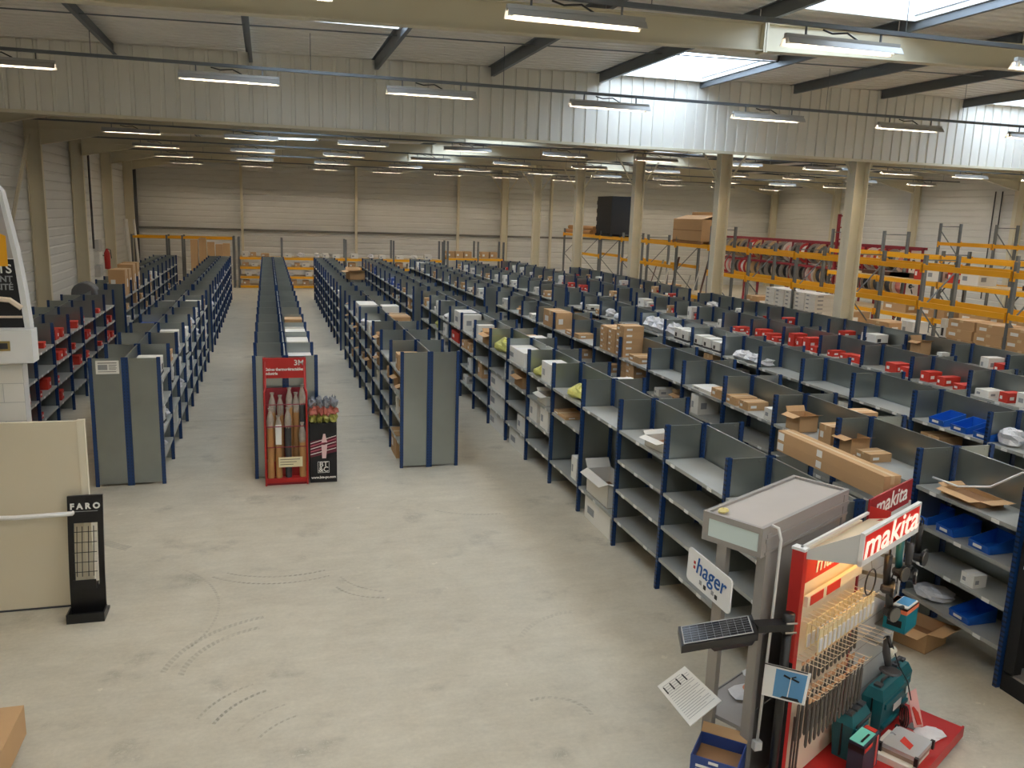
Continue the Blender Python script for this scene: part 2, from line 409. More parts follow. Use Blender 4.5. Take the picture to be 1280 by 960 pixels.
for b in range(8):
    y0, y1 = FRAMES[b]+0.02, FRAMES[b+1]-0.02
    for x in XS[1:17]:
        z = roof_z(x)
        if 'p' not in pur:
            mb = MB(); l = y1-y0
            mb.box(-0.006, 0.006, 0, l, -0.2, 0); mb.box(0, 0.065, 0, l, -0.2, -0.193); mb.box(-0.065, 0, 0, l, -0.007, 0)
            pur['p'] = mb.mesh('purlin', [zinc])
        part('purlin', pur['p'], None, ceil, (x, y0, z))
for b in (1, 2, 3):
    y = FRAMES[b]+3.3
    part('tie_rod', MB().tube([(XL+0.1, y, roof_z(XL)-0.1), (RIDGE, y, roof_z(RIDGE)-0.1), (XR-0.1, y, roof_z(XR)-0.1)], 0.012, 5), zinc, ceil)

# ribbed upstand wall above the opening between the two halls
up = struct('wall_middle'); pz0 = 5.9; pw = 0.27
def rib_panel():
    mb = MB(); prof = [(0, 0), (0.012, 0.03), (0.2, 0.03), (0.212, 0), (pw, 0)]; n = len(prof)
    vs = [(a, -b, 0) for a, b in prof] + [(a, -b, 1) for a, b in prof]
    return mb.add(vs, [(i, i+1, n+i+1, n+i) for i in range(n-1)]).box(0, pw, 0.001, 0.02, 0, 1, 0).mesh('cladding_panel', [clad])
rp = rib_panel(); x = XL
while x < XR-0.3:
    o = part('cladding_panel', rp, None, up, (x, LINTEL_Y, pz0)); o.scale = (1, 1, roof_z(x)-pz0-0.01); x += pw
part('bottom_flashing', MB().box(XL, XR, LINTEL_Y-0.05, LINTEL_Y+0.06, pz0-0.06, pz0), cream, up)

# steel columns
def hcol(h, wx, wy):
    mb = MB(); mb.box(-wx/2, -wx/2+0.02, -wy/2, wy/2, 0, h); mb.box(wx/2-0.02, wx/2, -wy/2, wy/2, 0, h); mb.box(-wx/2, wx/2, -0.008, 0.008, 0, h)
    mb.box(-wx/2-0.05, wx/2+0.05, -wy/2-0.05, wy/2+0.05, 0, 0.02)
    return mb.mesh('column', [cream])
cm, cs = hcol(6.9, 0.40, 0.32), hcol(6.9, 0.46, 0.22)
for y in FRAMES[3:]:
    c = struct('column', cm); c.location = (14.2, y, 0)
    br = MB()
    for s in (-1, 1): br.bar((s*0.2, 0, 5.55), (s*0.95, 0, 6.68), 0.05)
    part('knee_brace', br, cream, c)
    for xx in (XL+0.26, XR-0.26):
        if xx < 0 or y > 24: c = struct('column', cs); c.location = (xx, y, 0)
for xx in (-1.35, 5.13, 11.33, 17.35, 23.4, 29.4):
    struct('column', MB().box(xx-0.07, xx+0.07, YF-0.32, YF-0.12, 0, 7.0), cream)
struct('trim_1', MB().box(XL, XR, YF-0.10, YF-0.03, 2.84, 2.96), cladD)
# bracing tubes and a down pipe on the left wall, cable conduits on the right wall
struct('trim_2', MB().tube([(XL+0.2, 31.4, 6.3), (XL+0.2, 25.4, 0.2)], 0.05, 8).tube([(XL+0.2, 31.2, 6.3), (XL+0.2, 25.2, 0.2)], 0.02, 6), cream)
struct('trim_3', MB().tube([(XL+0.15, 41.2, 6.2), (XL+0.15, 41.2, 2.2)], 0.045, 8), dgrey)
struct('trim_4', MB().tube([(XR-0.08, 33.2, 6.1), (XR-0.08, 33.2, 1.0)], 0.03, 6).tube([(XR-0.08, 32.8, 6.1), (XR-0.08, 32.8, 1.0)], 0.03, 6), dgrey)
struct('trim_5', MB().tube([(XL+0.5, YF-0.25, 6.4), (XL+0.5, YF-0.25, 0.0)], 0.14, 10), dgrey)

# ------------------------------------------------------------------ fluorescent lamps
def lamp_parts():
    rf = MB(); L2 = 0.82
    pts = [(-0.11, -0.085), (-0.06, -0.01), (-0.035, 0.0), (0.035, 0.0), (0.06, -0.01), (0.11, -0.085)]
    for (a, b), (c, d) in zip(pts[:-1], pts[1:]):
        rf.hexa([(-L2,a,b),(L2,a,b),(L2,c,d),(-L2,c,d),(-L2,a,b+0.006),(L2,a,b+0.006),(L2,c,d+0.006),(-L2,c,d+0.006)])
    rf.box(-L2, L2, -0.03, 0.03, 0.006, 0.05)
    tb = MB().tube([(-0.74, 0, -0.032), (0.74, 0, -0.032)], 0.015, 6)
    cap = MB().box(-0.0275, 0.0275, -0.02, 0.02, -0.065, 0); hg = MB().box(-0.01, 0.01, -0.01, 0.01, 0.05, 0.15)
    cb = MB().tube([(-0.3, 0.0, 0.13), (-0.15, 0.02, 0.10), (0.05, 0.0, 0.12), (0.2, 0.0, 0.05)], 0.012, 5)
    cm_, hm_ = cap.mesh('lamp_holder', [whitep]), hg.mesh('hanger', [zinc])
    return [('reflector', rf.mesh('reflector', [reflm]), 0), ('fluorescent_tube', tb.mesh('fluorescent_tube', [tubee]), 0), ('lamp_holder', cm_, -0.7725), ('lamp_holder', cm_, 0.7725),
            ('hanger', hm_, -0.54), ('hanger', hm_, 0.54), ('cable', cb.mesh('cable', [black]), 0)]
LP = lamp_parts()
RAILS = [(-3.3, 6.50, 'on the conduit farthest behind the viewpoint'), (3.1, 6.50, 'on the conduit above the viewpoint'), (9.5, 6.50, 'on the conduit nearest overhead'), (15.9, 6.44, 'on the conduit before the ribbed upstand wall'),
         (22.3, 6.42, 'on the first conduit behind the ribbed upstand wall'), (28.8, 6.42, 'on the second conduit of the back hall'),
         (35.4, 6.42, 'on the third conduit of the back hall'), (42.0, 6.42, 'on the fourth conduit of the back hall'), (48.5, 6.42, 'on the last conduit by the far wall')]
LAMPS = []
WIRE = MB().tube([(0, 0, 0), (0, 0, 1)], 0.006, 4).mesh('suspension_wire', [zinc])
for ri, (y, z, where) in enumerate(RAILS):
    rail = thing('lamp_conduit', 'straight grey conduit running across the hall, the one ' + ('farthest behind the viewpoint', 'above the viewpoint', 'nearest overhead', 'just before the ribbed upstand wall', 'first behind the upstand wall', 'second in the back hall', 'third in the back hall', 'fourth in the back hall', 'last before the far wall')[ri], 'conduit', (0, y, z+0.17))
    part('conduit_tube', MB().box(XL+0.2, XR-0.2, -0.03, 0.03, -0.02, 0.03), zinc, rail)
    xx = -6.2
    while xx < XR: part('suspension_wire', WIRE, None, rail, (xx, 0, 0.03)).scale = (1, 1, roof_z(xx)-z-0.21); xx += 3.5
    x = -4.05
    ph = (0.45, 0.45, 0.45, 0.0, 0.1, 0.15, 0.1, 0.1, 0.1)[ri]
    k = 0
    while x+ph < XR-1.2:
        r = thing('fluorescent_lamp', 'trough reflector fluorescent lamp hanging '+where, 'lamp', (x+ph, y, z), 0, 'fluorescent lamps '+where)
        for nm, me, dx in LP: part(nm, me, None, r, (dx, 0, 0))
        LAMPS.append((ri, where, r)); x += 3.5

# ------------------------------------------------------------------ shelving runs
P = 1.345; H = 2.0; DP = 0.5
LEV = (0.4, 0.8, 1.2, 1.6)
def post_mesh(w, name):
    mb = MB(); mb.box(-w/2, w/2, -0.022, -0.018, 0, H); mb.box(-w/2, -w/2+0.004, -0.018, 0.022, 0, H); mb.box(w/2-0.004, w/2, -0.018, 0.022, 0, H)
    mb.box(-w/2, w/2, 0.018, 0.022, 0, H)
    return mb.mesh(name, [bluep])
SM = dict(front=post_mesh(0.055, 'upright_post'), centre=post_mesh(0.095, 'upright_post'),
          side=MB().box(-0.205, 0.205, -0.006, 0.006, 0.03, H-0.01).box(-0.14, -0.12, -0.011, -0.006, H-0.06, H-0.04).box(0.12, 0.14, -0.011, -0.006, H-0.06, H-0.04).mesh('side_panel', [galv]),
          low=MB().box(-0.205, 0.205, -0.006, 0.006, 0.03, 1.6).mesh('side_panel', [galv]),
          short=MB().box(-0.0275, 0.0275, -0.022, 0.022, 0, 1.62).mesh('upright_post', [bluep]),
          shelf=MB().box(-0.235, 0.235, 0.03, P-0.03, -0.012, 0).box(-0.235, -0.23, 0.03, P-0.03, -0.04, -0.012).box(0.23, 0.235, 0.03, P-0.03, -0.04, -0.012).mesh('shelf', [galvS]),
          back=MB().box(-0.004, 0.004, 0.045, P-0.045, 0.08, H-0.012).box(-0.009, 0.009, 0.045, P-0.045, H-0.02, H-0.008).mesh('back_panel', [galv]))
RUNS = {}
def run(key, x0, y0, n, label, levels=None, single=False, tags='', cut=()):
    """a bolted run of shelving bays; x0 is its left face, bays of 1.345 m go away along +y"""
    r = thing('shelving_unit', label, 'shelving', (x0, y0, 0))
    RUNS[key] = (x0, y0, n, levels or {})
    sides = 'L' if single else 'LR'
    cx = {'L': 0.275, 'R': 0.725}
    for i in range(n+1):
        y = i*P
        part('upright_post', SM['centre'], None, r, (0.5, y, 0))
        for s in sides:
            sh = (s, i) in cut
            part('side_panel', SM['low' if sh else 'side'], None, r, (0.245 if s == 'L' else 0.755, y, 0))
            part('upright_post', SM['short' if sh else 'front'], None, r, (0.0275 if s == 'L' else 0.9725, y, 0))
        if i < n:
            part('back_panel', SM['back'], None, r, (0.5, y, 0))
            for s in sides:
                for z in (levels or {}).get((s, i), LEV):
                    part('shelf', SM['shelf'], None, r, (0.245 if s == 'L' else 0.755, y, z))
    if tags:
        mb = MB()
        for s in tags:
            xf = 0.008 if s == 'L' else 0.992
            for i in range(n):
                for z in (levels or {}).get((s, i), LEV):
                    for k in range(3):
                        if rnd.random() < 0.7:
                            yy = i*P + 0.2 + k*0.4 + rnd.random()*0.1
                            mb.box(xf-0.003, xf+0.003, yy, yy+0.09, z-0.042, z-0.006)
        part('price_tag', mb, [paper], r, kind='stuff')
    return r
run('Z1', -4.92, 13.55, 8, 'leftmost near shelving run with red cartons, beside the white block pillar', tags='R')
run('A1', -2.60, 13.55, 8, 'near shelving run with a white notice on its bare end panel', tags='R')
run('B1', -0.27, 13.55, 8, 'near shelving run standing behind the red roll display')
run('C1', 2.08, 13.72, 8, 'near shelving run with a plain twin end panel, right of the red roll display', tags='L')
run('D1', 4.32, 5.76, 14, 'long shelving run with mostly empty shelves facing the open floor', tags='L',
    levels={('L', 3): (0.4, 1.6), ('L', 4): (0.4, 1.2, 1.6), ('L', 5): (0.4, 0.8, 1.2, 1.6), ('L', 6): (0.4, 0.8, 1.2, 1.6)})
run('E1', 6.61, 5.76, 14, 'long shelving run with blue bins in the bay beside the black cabinet', tags='L')
run('F1', 8.90, 5.76+P, 13, 'long shelving run with two bright blue bins on its top shelf', tags='L')
run('G1', 11.20, 5.76+2*P, 12, 'long shelving run with rows of red cartons on its top shelf', tags='L')
run('H1', 13.38, 5.76+3*P, 11, 'one-sided shelving run along the front of the cream pillars', single=True, tags='L')
Y2 = 26.1
for k, x0, t in (('Z2', -4.92, 'far shelving run nearest the left wall, tall brown cartons on top'), ('A2', -2.60, 'far shelving run behind the run with the white notice'),
              ('B2', -0.27, 'far shelving run in line with the red roll display'), ('C2', 2.08, 'far shelving run bordering the right side of the main aisle'),
              ('D2', 4.32, 'far shelving run, second to the right of the main aisle'), ('E2', 6.61, 'far shelving run, third to the right of the main aisle'),
              ('F2', 8.90, 'far shelving run, fourth to the right of the main aisle'), ('G2', 11.20, 'far shelving run, the last one before the row of cream pillars')):
    run(k, x0, Y2, 11, t)
run('H2', 13.38, Y2, 8, 'far one-sided shelving run along the cream pillars', single=True)

# notice on the end panel (grey lines only where the print is unreadable)
n = thing('wall_notice', 'small white notice taped to a galvanised shelving end panel', 'notice', (-2.335, 13.522, 1.86))
ns_ = part('sheet', MB().box(-0.16, 0.16, -0.004, 0, -0.1, 0.1), [paper], n)
m = MB(); m.box(-0.13, -0.0, -0.006, -0.004, -0.04, 0.04)
part('picture', m, [inkg], ns_)
m = MB()
for i in range(4): m.box(0.02, 0.13-0.015*(i % 2), -0.006, -0.004, 0.03-0.022*i, 0.037-0.022*i)
m.box(-0.13, 0.13, -0.006, -0.004, 0.06, 0.07); m.box(-0.13, 0.12, -0.006, -0.004, -0.07, -0.063)
part('print_line', m, [ink], ns_, kind='stuff')

# ------------------------------------------------------------------ goods
def unit_carton(name, body, tp, lab, band=None):
    mb = MB(); mb.box(-0.5, 0.5, -0.5, 0.5, 0, 1, 0)
    mb.box(-0.503, 0.503, -0.07, 0.07, 0.75, 1.004, 1)
    mb.box(-0.506, 0.506, 0.12, 0.38, 0.3, 0.62, 2); mb.box(-0.36, -0.08, -0.506, 0.506, 0.3, 0.62, 2)
    if band: mb.box(-0.504, 0.504, -0.504, 0.504, 0.08, 0.24, 3)
    return mb.mesh(name, [body, tp, lab] + ([band] if band else []))
KIND = {
 'carton': (unit_carton('carton', card, tape, paper), 'brown carton', 'box', 'carton'),
 'white':  (unit_carton('white_carton', whitec, whitep, inkg), 'white carton', 'box', 'white_carton'),
 'print':  (unit_carton('printed_carton', whitec, paper, ink, ink), 'black printed carton', 'box', 'printed_carton'),
 'red':    (unit_carton('red_carton', redc, redc, paper), 'red carton', 'box', 'red_carton'),
 'blue':   (unit_carton('blue_carton', mat('blue_carton_card', (52,84,160), 0.6, vary=0.1), whitep, paper), 'blue carton', 'box', 'blue_carton'),
 'bag':    (MB().lump((0,0,0.42), (0.55,0.55,0.55), 3).mesh('plastic_bag', [bagm]), 'clear plastic bag', 'bag', 'plastic_bag'),
 'yellow': (MB().lump((0,0,0.42), (0.55,0.55,0.55), 5, 9, 6, 0.3).mesh('yellow_pack', [yelbag]), 'yellow wrapped pack', 'pack', 'yellow_pack'),
}
def open_carton(m_out, m_in):
    mb = MB(); t = 0.015
    mb.box(-0.5, 0.5, -0.5, -0.5+t, 0, 1); mb.box(-0.5, 0.5, 0.5-t, 0.5, 0, 1); mb.box(-0.5, -0.5+t, -0.5, 0.5, 0, 1); mb.box(0.5-t, 0.5, -0.5, 0.5, 0, 1)
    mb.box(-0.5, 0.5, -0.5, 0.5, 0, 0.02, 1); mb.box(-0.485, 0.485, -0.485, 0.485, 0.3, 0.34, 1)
    mb.plate([(-0.5,-0.5,1),(0.5,-0.5,1),(0.5,-0.78,1.12),(-0.5,-0.78,1.12)], 0.012)
    mb.plate([(-0.5,-0.5,1),(-0.5,0.5,1),(-0.85,0.45,0.86),(-0.85,-0.45,0.86)], 0.012)
    mb.plate([(0.5,0.5,1),(-0.5,0.5,1),(-0.5,0.62,1.32),(0.5,0.62,1.32)], 0.012)
    return mb.mesh('open_carton', [m_out, m_in])
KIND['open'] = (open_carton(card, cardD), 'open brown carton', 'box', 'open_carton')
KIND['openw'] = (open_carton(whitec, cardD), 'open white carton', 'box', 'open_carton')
def bin_mesh():
    mb = MB(); t = 0.03
    f = lambda a, b, z: (a, b, z)
    # stacking bin, its low open front at -x
    mb.box(-0.5, 0.5, -0.5, 0.5, 0, 0.04)
    for y0, y1 in ((-0.5, -0.5+t), (0.5-t, 0.5)):
        mb.hexa([(-0.5,y0,0.04),(0.5,y0,0.04),(0.5,y1,0.04),(-0.5,y1,0.04),(-0.5,y0,0.5),(0.5,y0,1),(0.5,y1,1),(-0.5,y1,0.5)])
    mb.box(0.5-t, 0.5, -0.47, 0.47, 0.04, 1); mb.hexa([(-0.5,-0.47,0.04),(-0.47,-0.47,0.04),(-0.47,0.47,0.04),(-0.5,0.47,0.04),(-0.56,-0.47,0.5),(-0.53,-0.47,0.5),(-0.53,0.47,0.5),(-0.56,0.47,0.5)])
    mb.box(-0.575, -0.56, -0.2, 0.2, 0.2, 0.38, 1)
    return mb.mesh('storage_bin', [blueb, paper])
KIND['bin'] = (bin_mesh(), 'blue plastic storage bin', 'bin', 'storage_bin')

ROW = {'Z1': 'the leftmost near run', 'A1': 'the near run with the notice', 'B1': 'the run behind the red display', 'C1': 'the run with twin end panel',
       'D1': 'the run facing the floor', 'E1': 'the run beside the black cabinet', 'F1': 'the run with bright blue bins', 'G1': 'the run topped by red cartons', 'H1': 'the run before the pillars',
       'Z2': 'the far run by the wall', 'A2': 'the far run left of the aisle', 'B2': 'the far run inside the aisle', 'C2': 'the far run bordering the aisle', 'D2': 'the far run second from aisle',
       'E2': 'the far run third from aisle', 'F2': 'the far run fourth from aisle', 'G2': 'the last far double run', 'H2': 'the far run by the pillars'}
LVN = {0.0: 'floor level', 0.4: 'bottom shelf', 0.8: 'second shelf', 1.2: 'third shelf', 1.6: 'top shelf'}
SOLO_RZ = {'bag', 'yellow'}
def good(kind, loc, size, rz=0.0, label=None, group=None):
    me, noun, cat, nm = KIND[kind]
    o = solo(nm, me, None, label or noun, cat, loc, (0, 0, rz), size, group)
    return o
def on_shelf(run_, side, y, lev, kind, size, label=None, rz=0.0, off=0.05, dz=0.0):
    """size = (depth across the shelf, length along the run, height); y world centre"""
    x0 = RUNS[run_][0]
    x = x0 + off + size[0]/2 if side == 'L' else x0 + 1.0 - off - size[0]/2
    g = None
    if not label:
        noun = KIND[kind][1]; label = '%s on the %s of %s' % (noun, LVN[lev], ROW[run_]); g = '%ss on the %s of %s' % (noun.split(' with')[0], LVN[lev], ROW[run_])
    z = (lev if lev else 0.0) + dz
    rot = rz + (math.pi if side == 'R' and kind == 'bin' else 0)
    return good(kind, (x, y, z+0.0005), size, rot, label, g)
BUSY = {}
def free(run_, side, lev, y0, y1):
    k = (run_, side, lev)
    for a, b in BUSY.get(k, []):
        if y0 < b and y1 > a: return False
    BUSY.setdefault(k, []).append((y0, y1)); return True
def hero(run_, side, y, lev, kind, size, label=None, rz=0.0, off=0.05, dz=0.0):
    free(run_, side, lev, y-size[1]/2-0.01, y+size[1]/2+0.01)
    return on_shelf(run_, side, y, lev, kind, size, label, rz, off, dz)
SIZES = {'carton': ((0.3,0.4),(0.22,0.45),(0.12,0.34)), 'white': ((0.28,0.4),(0.2,0.42),(0.12,0.34)), 'print': ((0.28,0.36),(0.2,0.36),(0.14,0.3)), 'red': ((0.26,0.36),(0.16,0.3),(0.1,0.2)),
         'blue': ((0.28,0.36),(0.2,0.32),(0.14,0.28)), 'bag': ((0.26,0.34),(0.26,0.38),(0.14,0.24)), 'yellow': ((0.26,0.32),(0.26,0.36),(0.16,0.22)), 'open': ((0.26,0.3),(0.26,0.36),(0.16,0.22)), 'bin': ((0.3,0.36),(0.2,0.26),(0.15,0.17))}
def fill(run_, side, lev, i0, i1, prob, kinds):
    x0, y0, n, lv = RUNS[run_]
    for i in range(i0, min(i1, n)):
        if lev not in lv.get((side, i), LEV): continue
        y = y0 + i*P + 0.08
        while y < y0 + (i+1)*P - 0.3:
            if rnd.random() < prob:
                k = rnd.choice(kinds); s = tuple(rnd.uniform(*q) for q in SIZES[k])
                if y + s[1] > y0+(i+1)*P-0.05: break
                rz = rnd.uniform(-0.08, 0.08) if k not in ('bag', 'yellow') else rnd.uniform(0, 6)
                mg = 0.03 if k not in ('open',) else 0.1
                if free(run_, side, lev, y-mg, y+s[1]+mg): on_shelf(run_, side, y+s[1]/2, lev, k, s, None, rz, off=rnd.uniform(0.03, 0.07))
                y += s[1] + rnd.uniform(0.03, 0.25)
            else: y += 0.35

# --- the long run facing the open floor
hero('D1', 'L', 8.85, 1.6, 'openw', (0.30, 0.42, 0.13), 'open white carton with lifted flaps on the top shelf of the near empty run', 0.15, off=0.06)
hero('D1', 'L', 11.65, 1.6, 'yellow', (0.34, 0.62, 0.20), 'yellow and black strap pack on the top shelf, nearest yellow thing')
hero('D1', 'L', 12.95, 1.6, 'white', (0.34, 0.46, 0.32), 'tall white carton on the top shelf between two yellow packs')
hero('D1', 'L', 12.2, 1.2, 'carton', (0.36, 0.6, 0.05), 'flat brown tray lying on the third shelf under the yellow strap pack')
hero('D1', 'L', 13.45, 1.6, 'yellow', (0.3, 0.4, 0.18), 'small yellow pack before the tall white carton on the top shelf')
hero('D1', 'L', 14.75, 1.6, 'white', (0.42, 1.1, 0.26), 'long low white carton filling a top shelf bay of the run facing the open floor')
hero('D1', 'L', 15.95, 1.6, 'yellow', (0.36, 0.85, 0.26), 'large yellow wrapped pack on the top shelf behind the long white carton')
hero('D1', 'L', 16.95, 1.6, 'open', (0.34, 0.6, 0.22), 'open brown carton on the top shelf behind the large yellow pack')
hero('D1', 'L', 17.95, 1.6, 'white', (0.36, 0.6, 0.3), 'white carton on the top shelf behind the open brown carton')
hero('D1', 'L', 19.6, 1.6, 'white', (0.42, 1.1, 0.36), 'big white carton on the top shelf, farthest big one of the near run')
hero('D1', 'L', 20.0, 1.2, 'red', (0.36, 0.8, 0.24), 'red carton on the third shelf under the farthest big white carton')
hero('D1', 'L', 16.0, 0.4, 'white', (0.44, 1.15, 0.345), 'big white carton with a round hole standing on the bottom shelf')
hero('D1', 'L', 16.0, 0.8, 'white', (0.44, 1.15, 0.345), 'big white carton on the second shelf, straight above the one with the hole')
hero('D1', 'L', 16.0, 0.0, 'white', (0.40, 1.15, 0.33), 'big white carton on the floor under the shelves with big white cartons')
hero('D1', 'L', 14.45, 0.0, 'white', (0.40, 1.1, 0.32), 'second white carton on the floor under the run facing the open floor')
hero('D1', 'L', 14.25, 0.4, 'white', (0.34, 0.5, 0.3), 'white carton alone on the bottom shelf above the second floor carton')
hero('D1', 'L', 13.55, 0.8, 'white', (0.38, 0.42, 0.345), 'farther one of two tall white cartons on the second shelf')
hero('D1', 'L', 12.95, 0.8, 'white', (0.38, 0.42, 0.345), 'nearer one of two tall white cartons on the second shelf')
hero('D1', 'L', 13.1, 1.2, 'openw', (0.30, 0.5, 0.16), 'open white carton with mixed contents on the third shelf above two tall white cartons')
hero('D1', 'L', 14.5, 1.2, 'open', (0.30, 0.5, 0.2), 'open brown carton on the third shelf above the lone white carton')
hero('D1', 'L', 15.3, 1.2, 'white', (0.34, 0.3, 0.28), 'white carton on the third shelf left of the open brown carton')
hero('D1', 'L', 11.45, 0.4, 'white', (0.30, 0.22, 0.345), 'slim upright white carton on the bottom shelf beside the open tall one')
hero('D1', 'L', 10.5, 0.4, 'openw', (0.36, 0.8, 0.345), 'tall open white carton with torn flaps on the bottom shelf')
hero('D1', 'L', 10.45, 0.0, 'white', (0.36, 0.95, 0.33), 'white carton on the floor below the tall open white carton')
for dz, w in ((0.0, 'lower'), (0.16, 'upper')):
    lc_ = thing('carton', '%s of two very long brown cartons lying across the panel tops near the grey display' % w, 'box', (RUNS['D1'][0]+0.77, 6.5, 2.0005+dz*0.66))
    part('body', MB().box(-0.085, 0.085, -0.79, 0.79, 0, 0.105), card, lc_)
    part('tape_strip', MB().box(-0.02, 0.02, -0.792, 0.792, 0.03, 0.1065), tape, lc_)
    part('shipping_label', MB().box(-0.087, -0.085, 0.06, 0.14, 0.02, 0.085), paper, lc_); part('shipping_label', MB().box(-0.087, -0.085, 0.68, 0.78, 0.015, 0.09), paper, lc_)
fill('D1', 'L', 1.6, 11, 14, 0.8, ['white', 'carton', 'bag'])
fill('D1', 'L', 1.2, 8, 14, 0.55, ['white', 'carton', 'yellow', 'bag'])
fill('D1', 'L', 0.8, 8, 14, 0.5, ['white', 'carton'])
fill('D1', 'L', 0.4, 9, 14, 0.5, ['white', 'carton'])
fill('D1', 'R', 1.6, 3, 14, 0.25, ['white', 'carton'])
# --- run with bins beside the black cabinet
hero('E1', 'L', 6.66, 1.2, 'bin', (0.34, 0.24, 0.16), 'blue bin on the third shelf nearest the black cabinet', off=0.06)
hero('E1', 'L', 7.02, 1.2, 'bin', (0.34, 0.24, 0.16), 'blue bin on the third shelf, right behind the red header board', off=0.06)
hero('E1', 'L', 6.22, 1.2, 'bin', (0.34, 0.26, 0.16), 'blue bin on the third shelf closest to the corner post', off=0.06)
hero('E1', 'L', 6.28, 0.8, 'white', (0.16, 0.16, 0.13), 'small white carton alone on the second shelf beside the black cabinet', off=0.04)
hero('E1', 'L', 6.33, 0.4, 'bin', (0.34, 0.26, 0.15), 'blue bin on the bottom shelf near the black cabinet', off=0.06)
hero('E1', 'L', 6.85, 0.4, 'bag', (0.34, 0.4, 0.10), 'crumpled tan paper sack on the bottom shelf beside a blue bin')
hero('E1', 'L', 6.55, 1.6, 'open', (0.30, 0.5, 0.07), 'shallow open brown tray on the top shelf under a white cable', off=0.08)
hero('E1', 'L', 8.0, 1.6, 'carton', (0.30, 0.26, 0.10), 'small brown carton on the top shelf, nearest of the stack by the long cartons')
hero('E1', 'L', 8.35, 1.6, 'open', (0.26, 0.28, 0.2), 'open brown carton beside small cartons above the long brown cartons')
hero('E1', 'L', 8.72, 1.6, 'carton', (0.34, 0.24, 0.24), 'squarish brown carton leaning at a post behind the long cartons')
hero('E1', 'L', 9.4, 1.6, 'open', (0.28, 0.30, 0.22), 'open brown carton with white paper sticking out on the top shelf')
hero('E1', 'L', 9.95, 1.6, 'white', (0.32, 0.26, 0.16), 'white carton on the top shelf next to the carton with white paper')
hero('E1', 'L', 10.62, 1.6, 'carton', (0.34, 0.24, 0.12), 'smallest of three low brown cartons in a row on a top shelf')
hero('E1', 'L', 10.98, 1.6, 'carton', (0.36, 0.30, 0.12), 'middle of three low brown cartons in a row on a top shelf')
hero('E1', 'L', 11.42, 1.6, 'carton', (0.36, 0.30, 0.14), 'farthest of three low brown cartons in a row on a top shelf')
hero('E1', 'L', 11.9, 1.6, 'white', (0.40, 0.6, 0.05), 'flat white board on the top shelf behind three low brown cartons')
BUSY.setdefault(('E1', 'L', 1.6), []).append((14.3, 17.3))
for j in range(3):
    yy = 15.0 + j*0.42; hh = 4 if j else 3
    for i in range(5 if j == 0 else 4):
        good('carton', (RUNS['E1'][0]+0.28, yy+0.3, 1.6005+i*0.123), (0.42, 0.38, 0.122), 0, 'low brown carton with a round white label in the tall top shelf stack', 'low brown cartons in the tall stack')
for j in range(2):
    for i in range(3):
        good('carton', (RUNS['E1'][0]+0.28, 14.75+j*0.4, 1.2005+i*0.123), (0.42, 0.38, 0.122), 0, 'low brown carton with a round white label under the tall stack', 'low brown cartons under the tall stack')
good('carton', (RUNS['E1'][0]+0.28, 14.6, 1.6005), (0.40, 0.5, 0.12), 0, 'single low brown carton in front of the tall stack of cartons')
hero('E1', 'L', 18.0, 1.6, 'carton', (0.40, 0.9, 0.10), 'flat brown carton on the top shelf behind the tall stack')
hero('E1', 'L', 19.6, 1.6, 'carton', (0.40, 1.0, 0.40), 'large brown carton on the top shelf far behind the tall stack')
fill('E1', 'L', 1.6, 10, 14, 0.85, ['carton', 'white', 'open'])
fill('E1', 'L', 1.2, 3, 14, 0.3, ['carton', 'white', 'open'])
fill('E1', 'R', 1.6, 2, 14, 0.2, ['carton', 'white'])
# --- run with bright blue bins
hero('F1', 'L', 8.95, 1.6, 'bin', (0.36, 0.28, 0.17), 'bright blue bin on a top shelf, nearer of the pair', off=0.05)
hero('F1', 'L', 9.35, 1.6, 'bin', (0.36, 0.28, 0.17), 'bright blue bin on a top shelf, farther of the pair', off=0.05)
hero('F1', 'L', 8.56, 1.6, 'bin', (0.36, 0.28, 0.17), 'bright blue bin half hidden by a post on a top shelf', off=0.05)
fill('F1', 'L', 1.6, 0, 1, 0.9, ['bag'])
for yy in (13.95, 14.35, 14.75): hero('F1', 'L', yy, 1.6, 'bag', (0.34, 0.36, 0.18))
for yy in (15.5, 15.9, 16.3, 16.9, 17.25): hero('F1', 'L', yy, 1.6, 'print', (0.34, 0.32, rnd.uniform(0.22, 0.36)))
for yy in (17.95, 18.5, 19.0): hero('F1', 'L', yy, 1.6, 'bag', (0.40, 0.5, 0.34))
fill('F1', 'L', 1.6, 10, 14, 0.7, ['carton', 'white', 'bag', 'print'])
fill('F1', 'L', 1.2, 1, 14, 0.25, ['carton', 'white'])
fill('F1', 'R', 1.6, 0, 14, 0.2, ['carton', 'white'])
# --- run with red cartons
fill('G1', 'L', 1.6, 1, 5, 0.95, ['red', 'red', 'red', 'white'])
for yy in (15.7, 15.95, 16.25): hero('G1', 'L', yy, 1.6, 'red', (0.34, 0.22, rnd.uniform(0.18, 0.3)))
for yy in (16.9, 17.2, 17.6, 18.0): hero('G1', 'L', yy, 1.6, 'red', (0.34, 0.24, rnd.uniform(0.1, 0.2)))
fill('G1', 'L', 1.6, 5, 9, 0.5, ['red', 'white'])
fill('G1', 'L', 1.6, 9, 12, 0.7, ['red', 'carton', 'white'])
fill('G1', 'R', 1.6, 0, 12, 0.3, ['red', 'carton', 'white'])
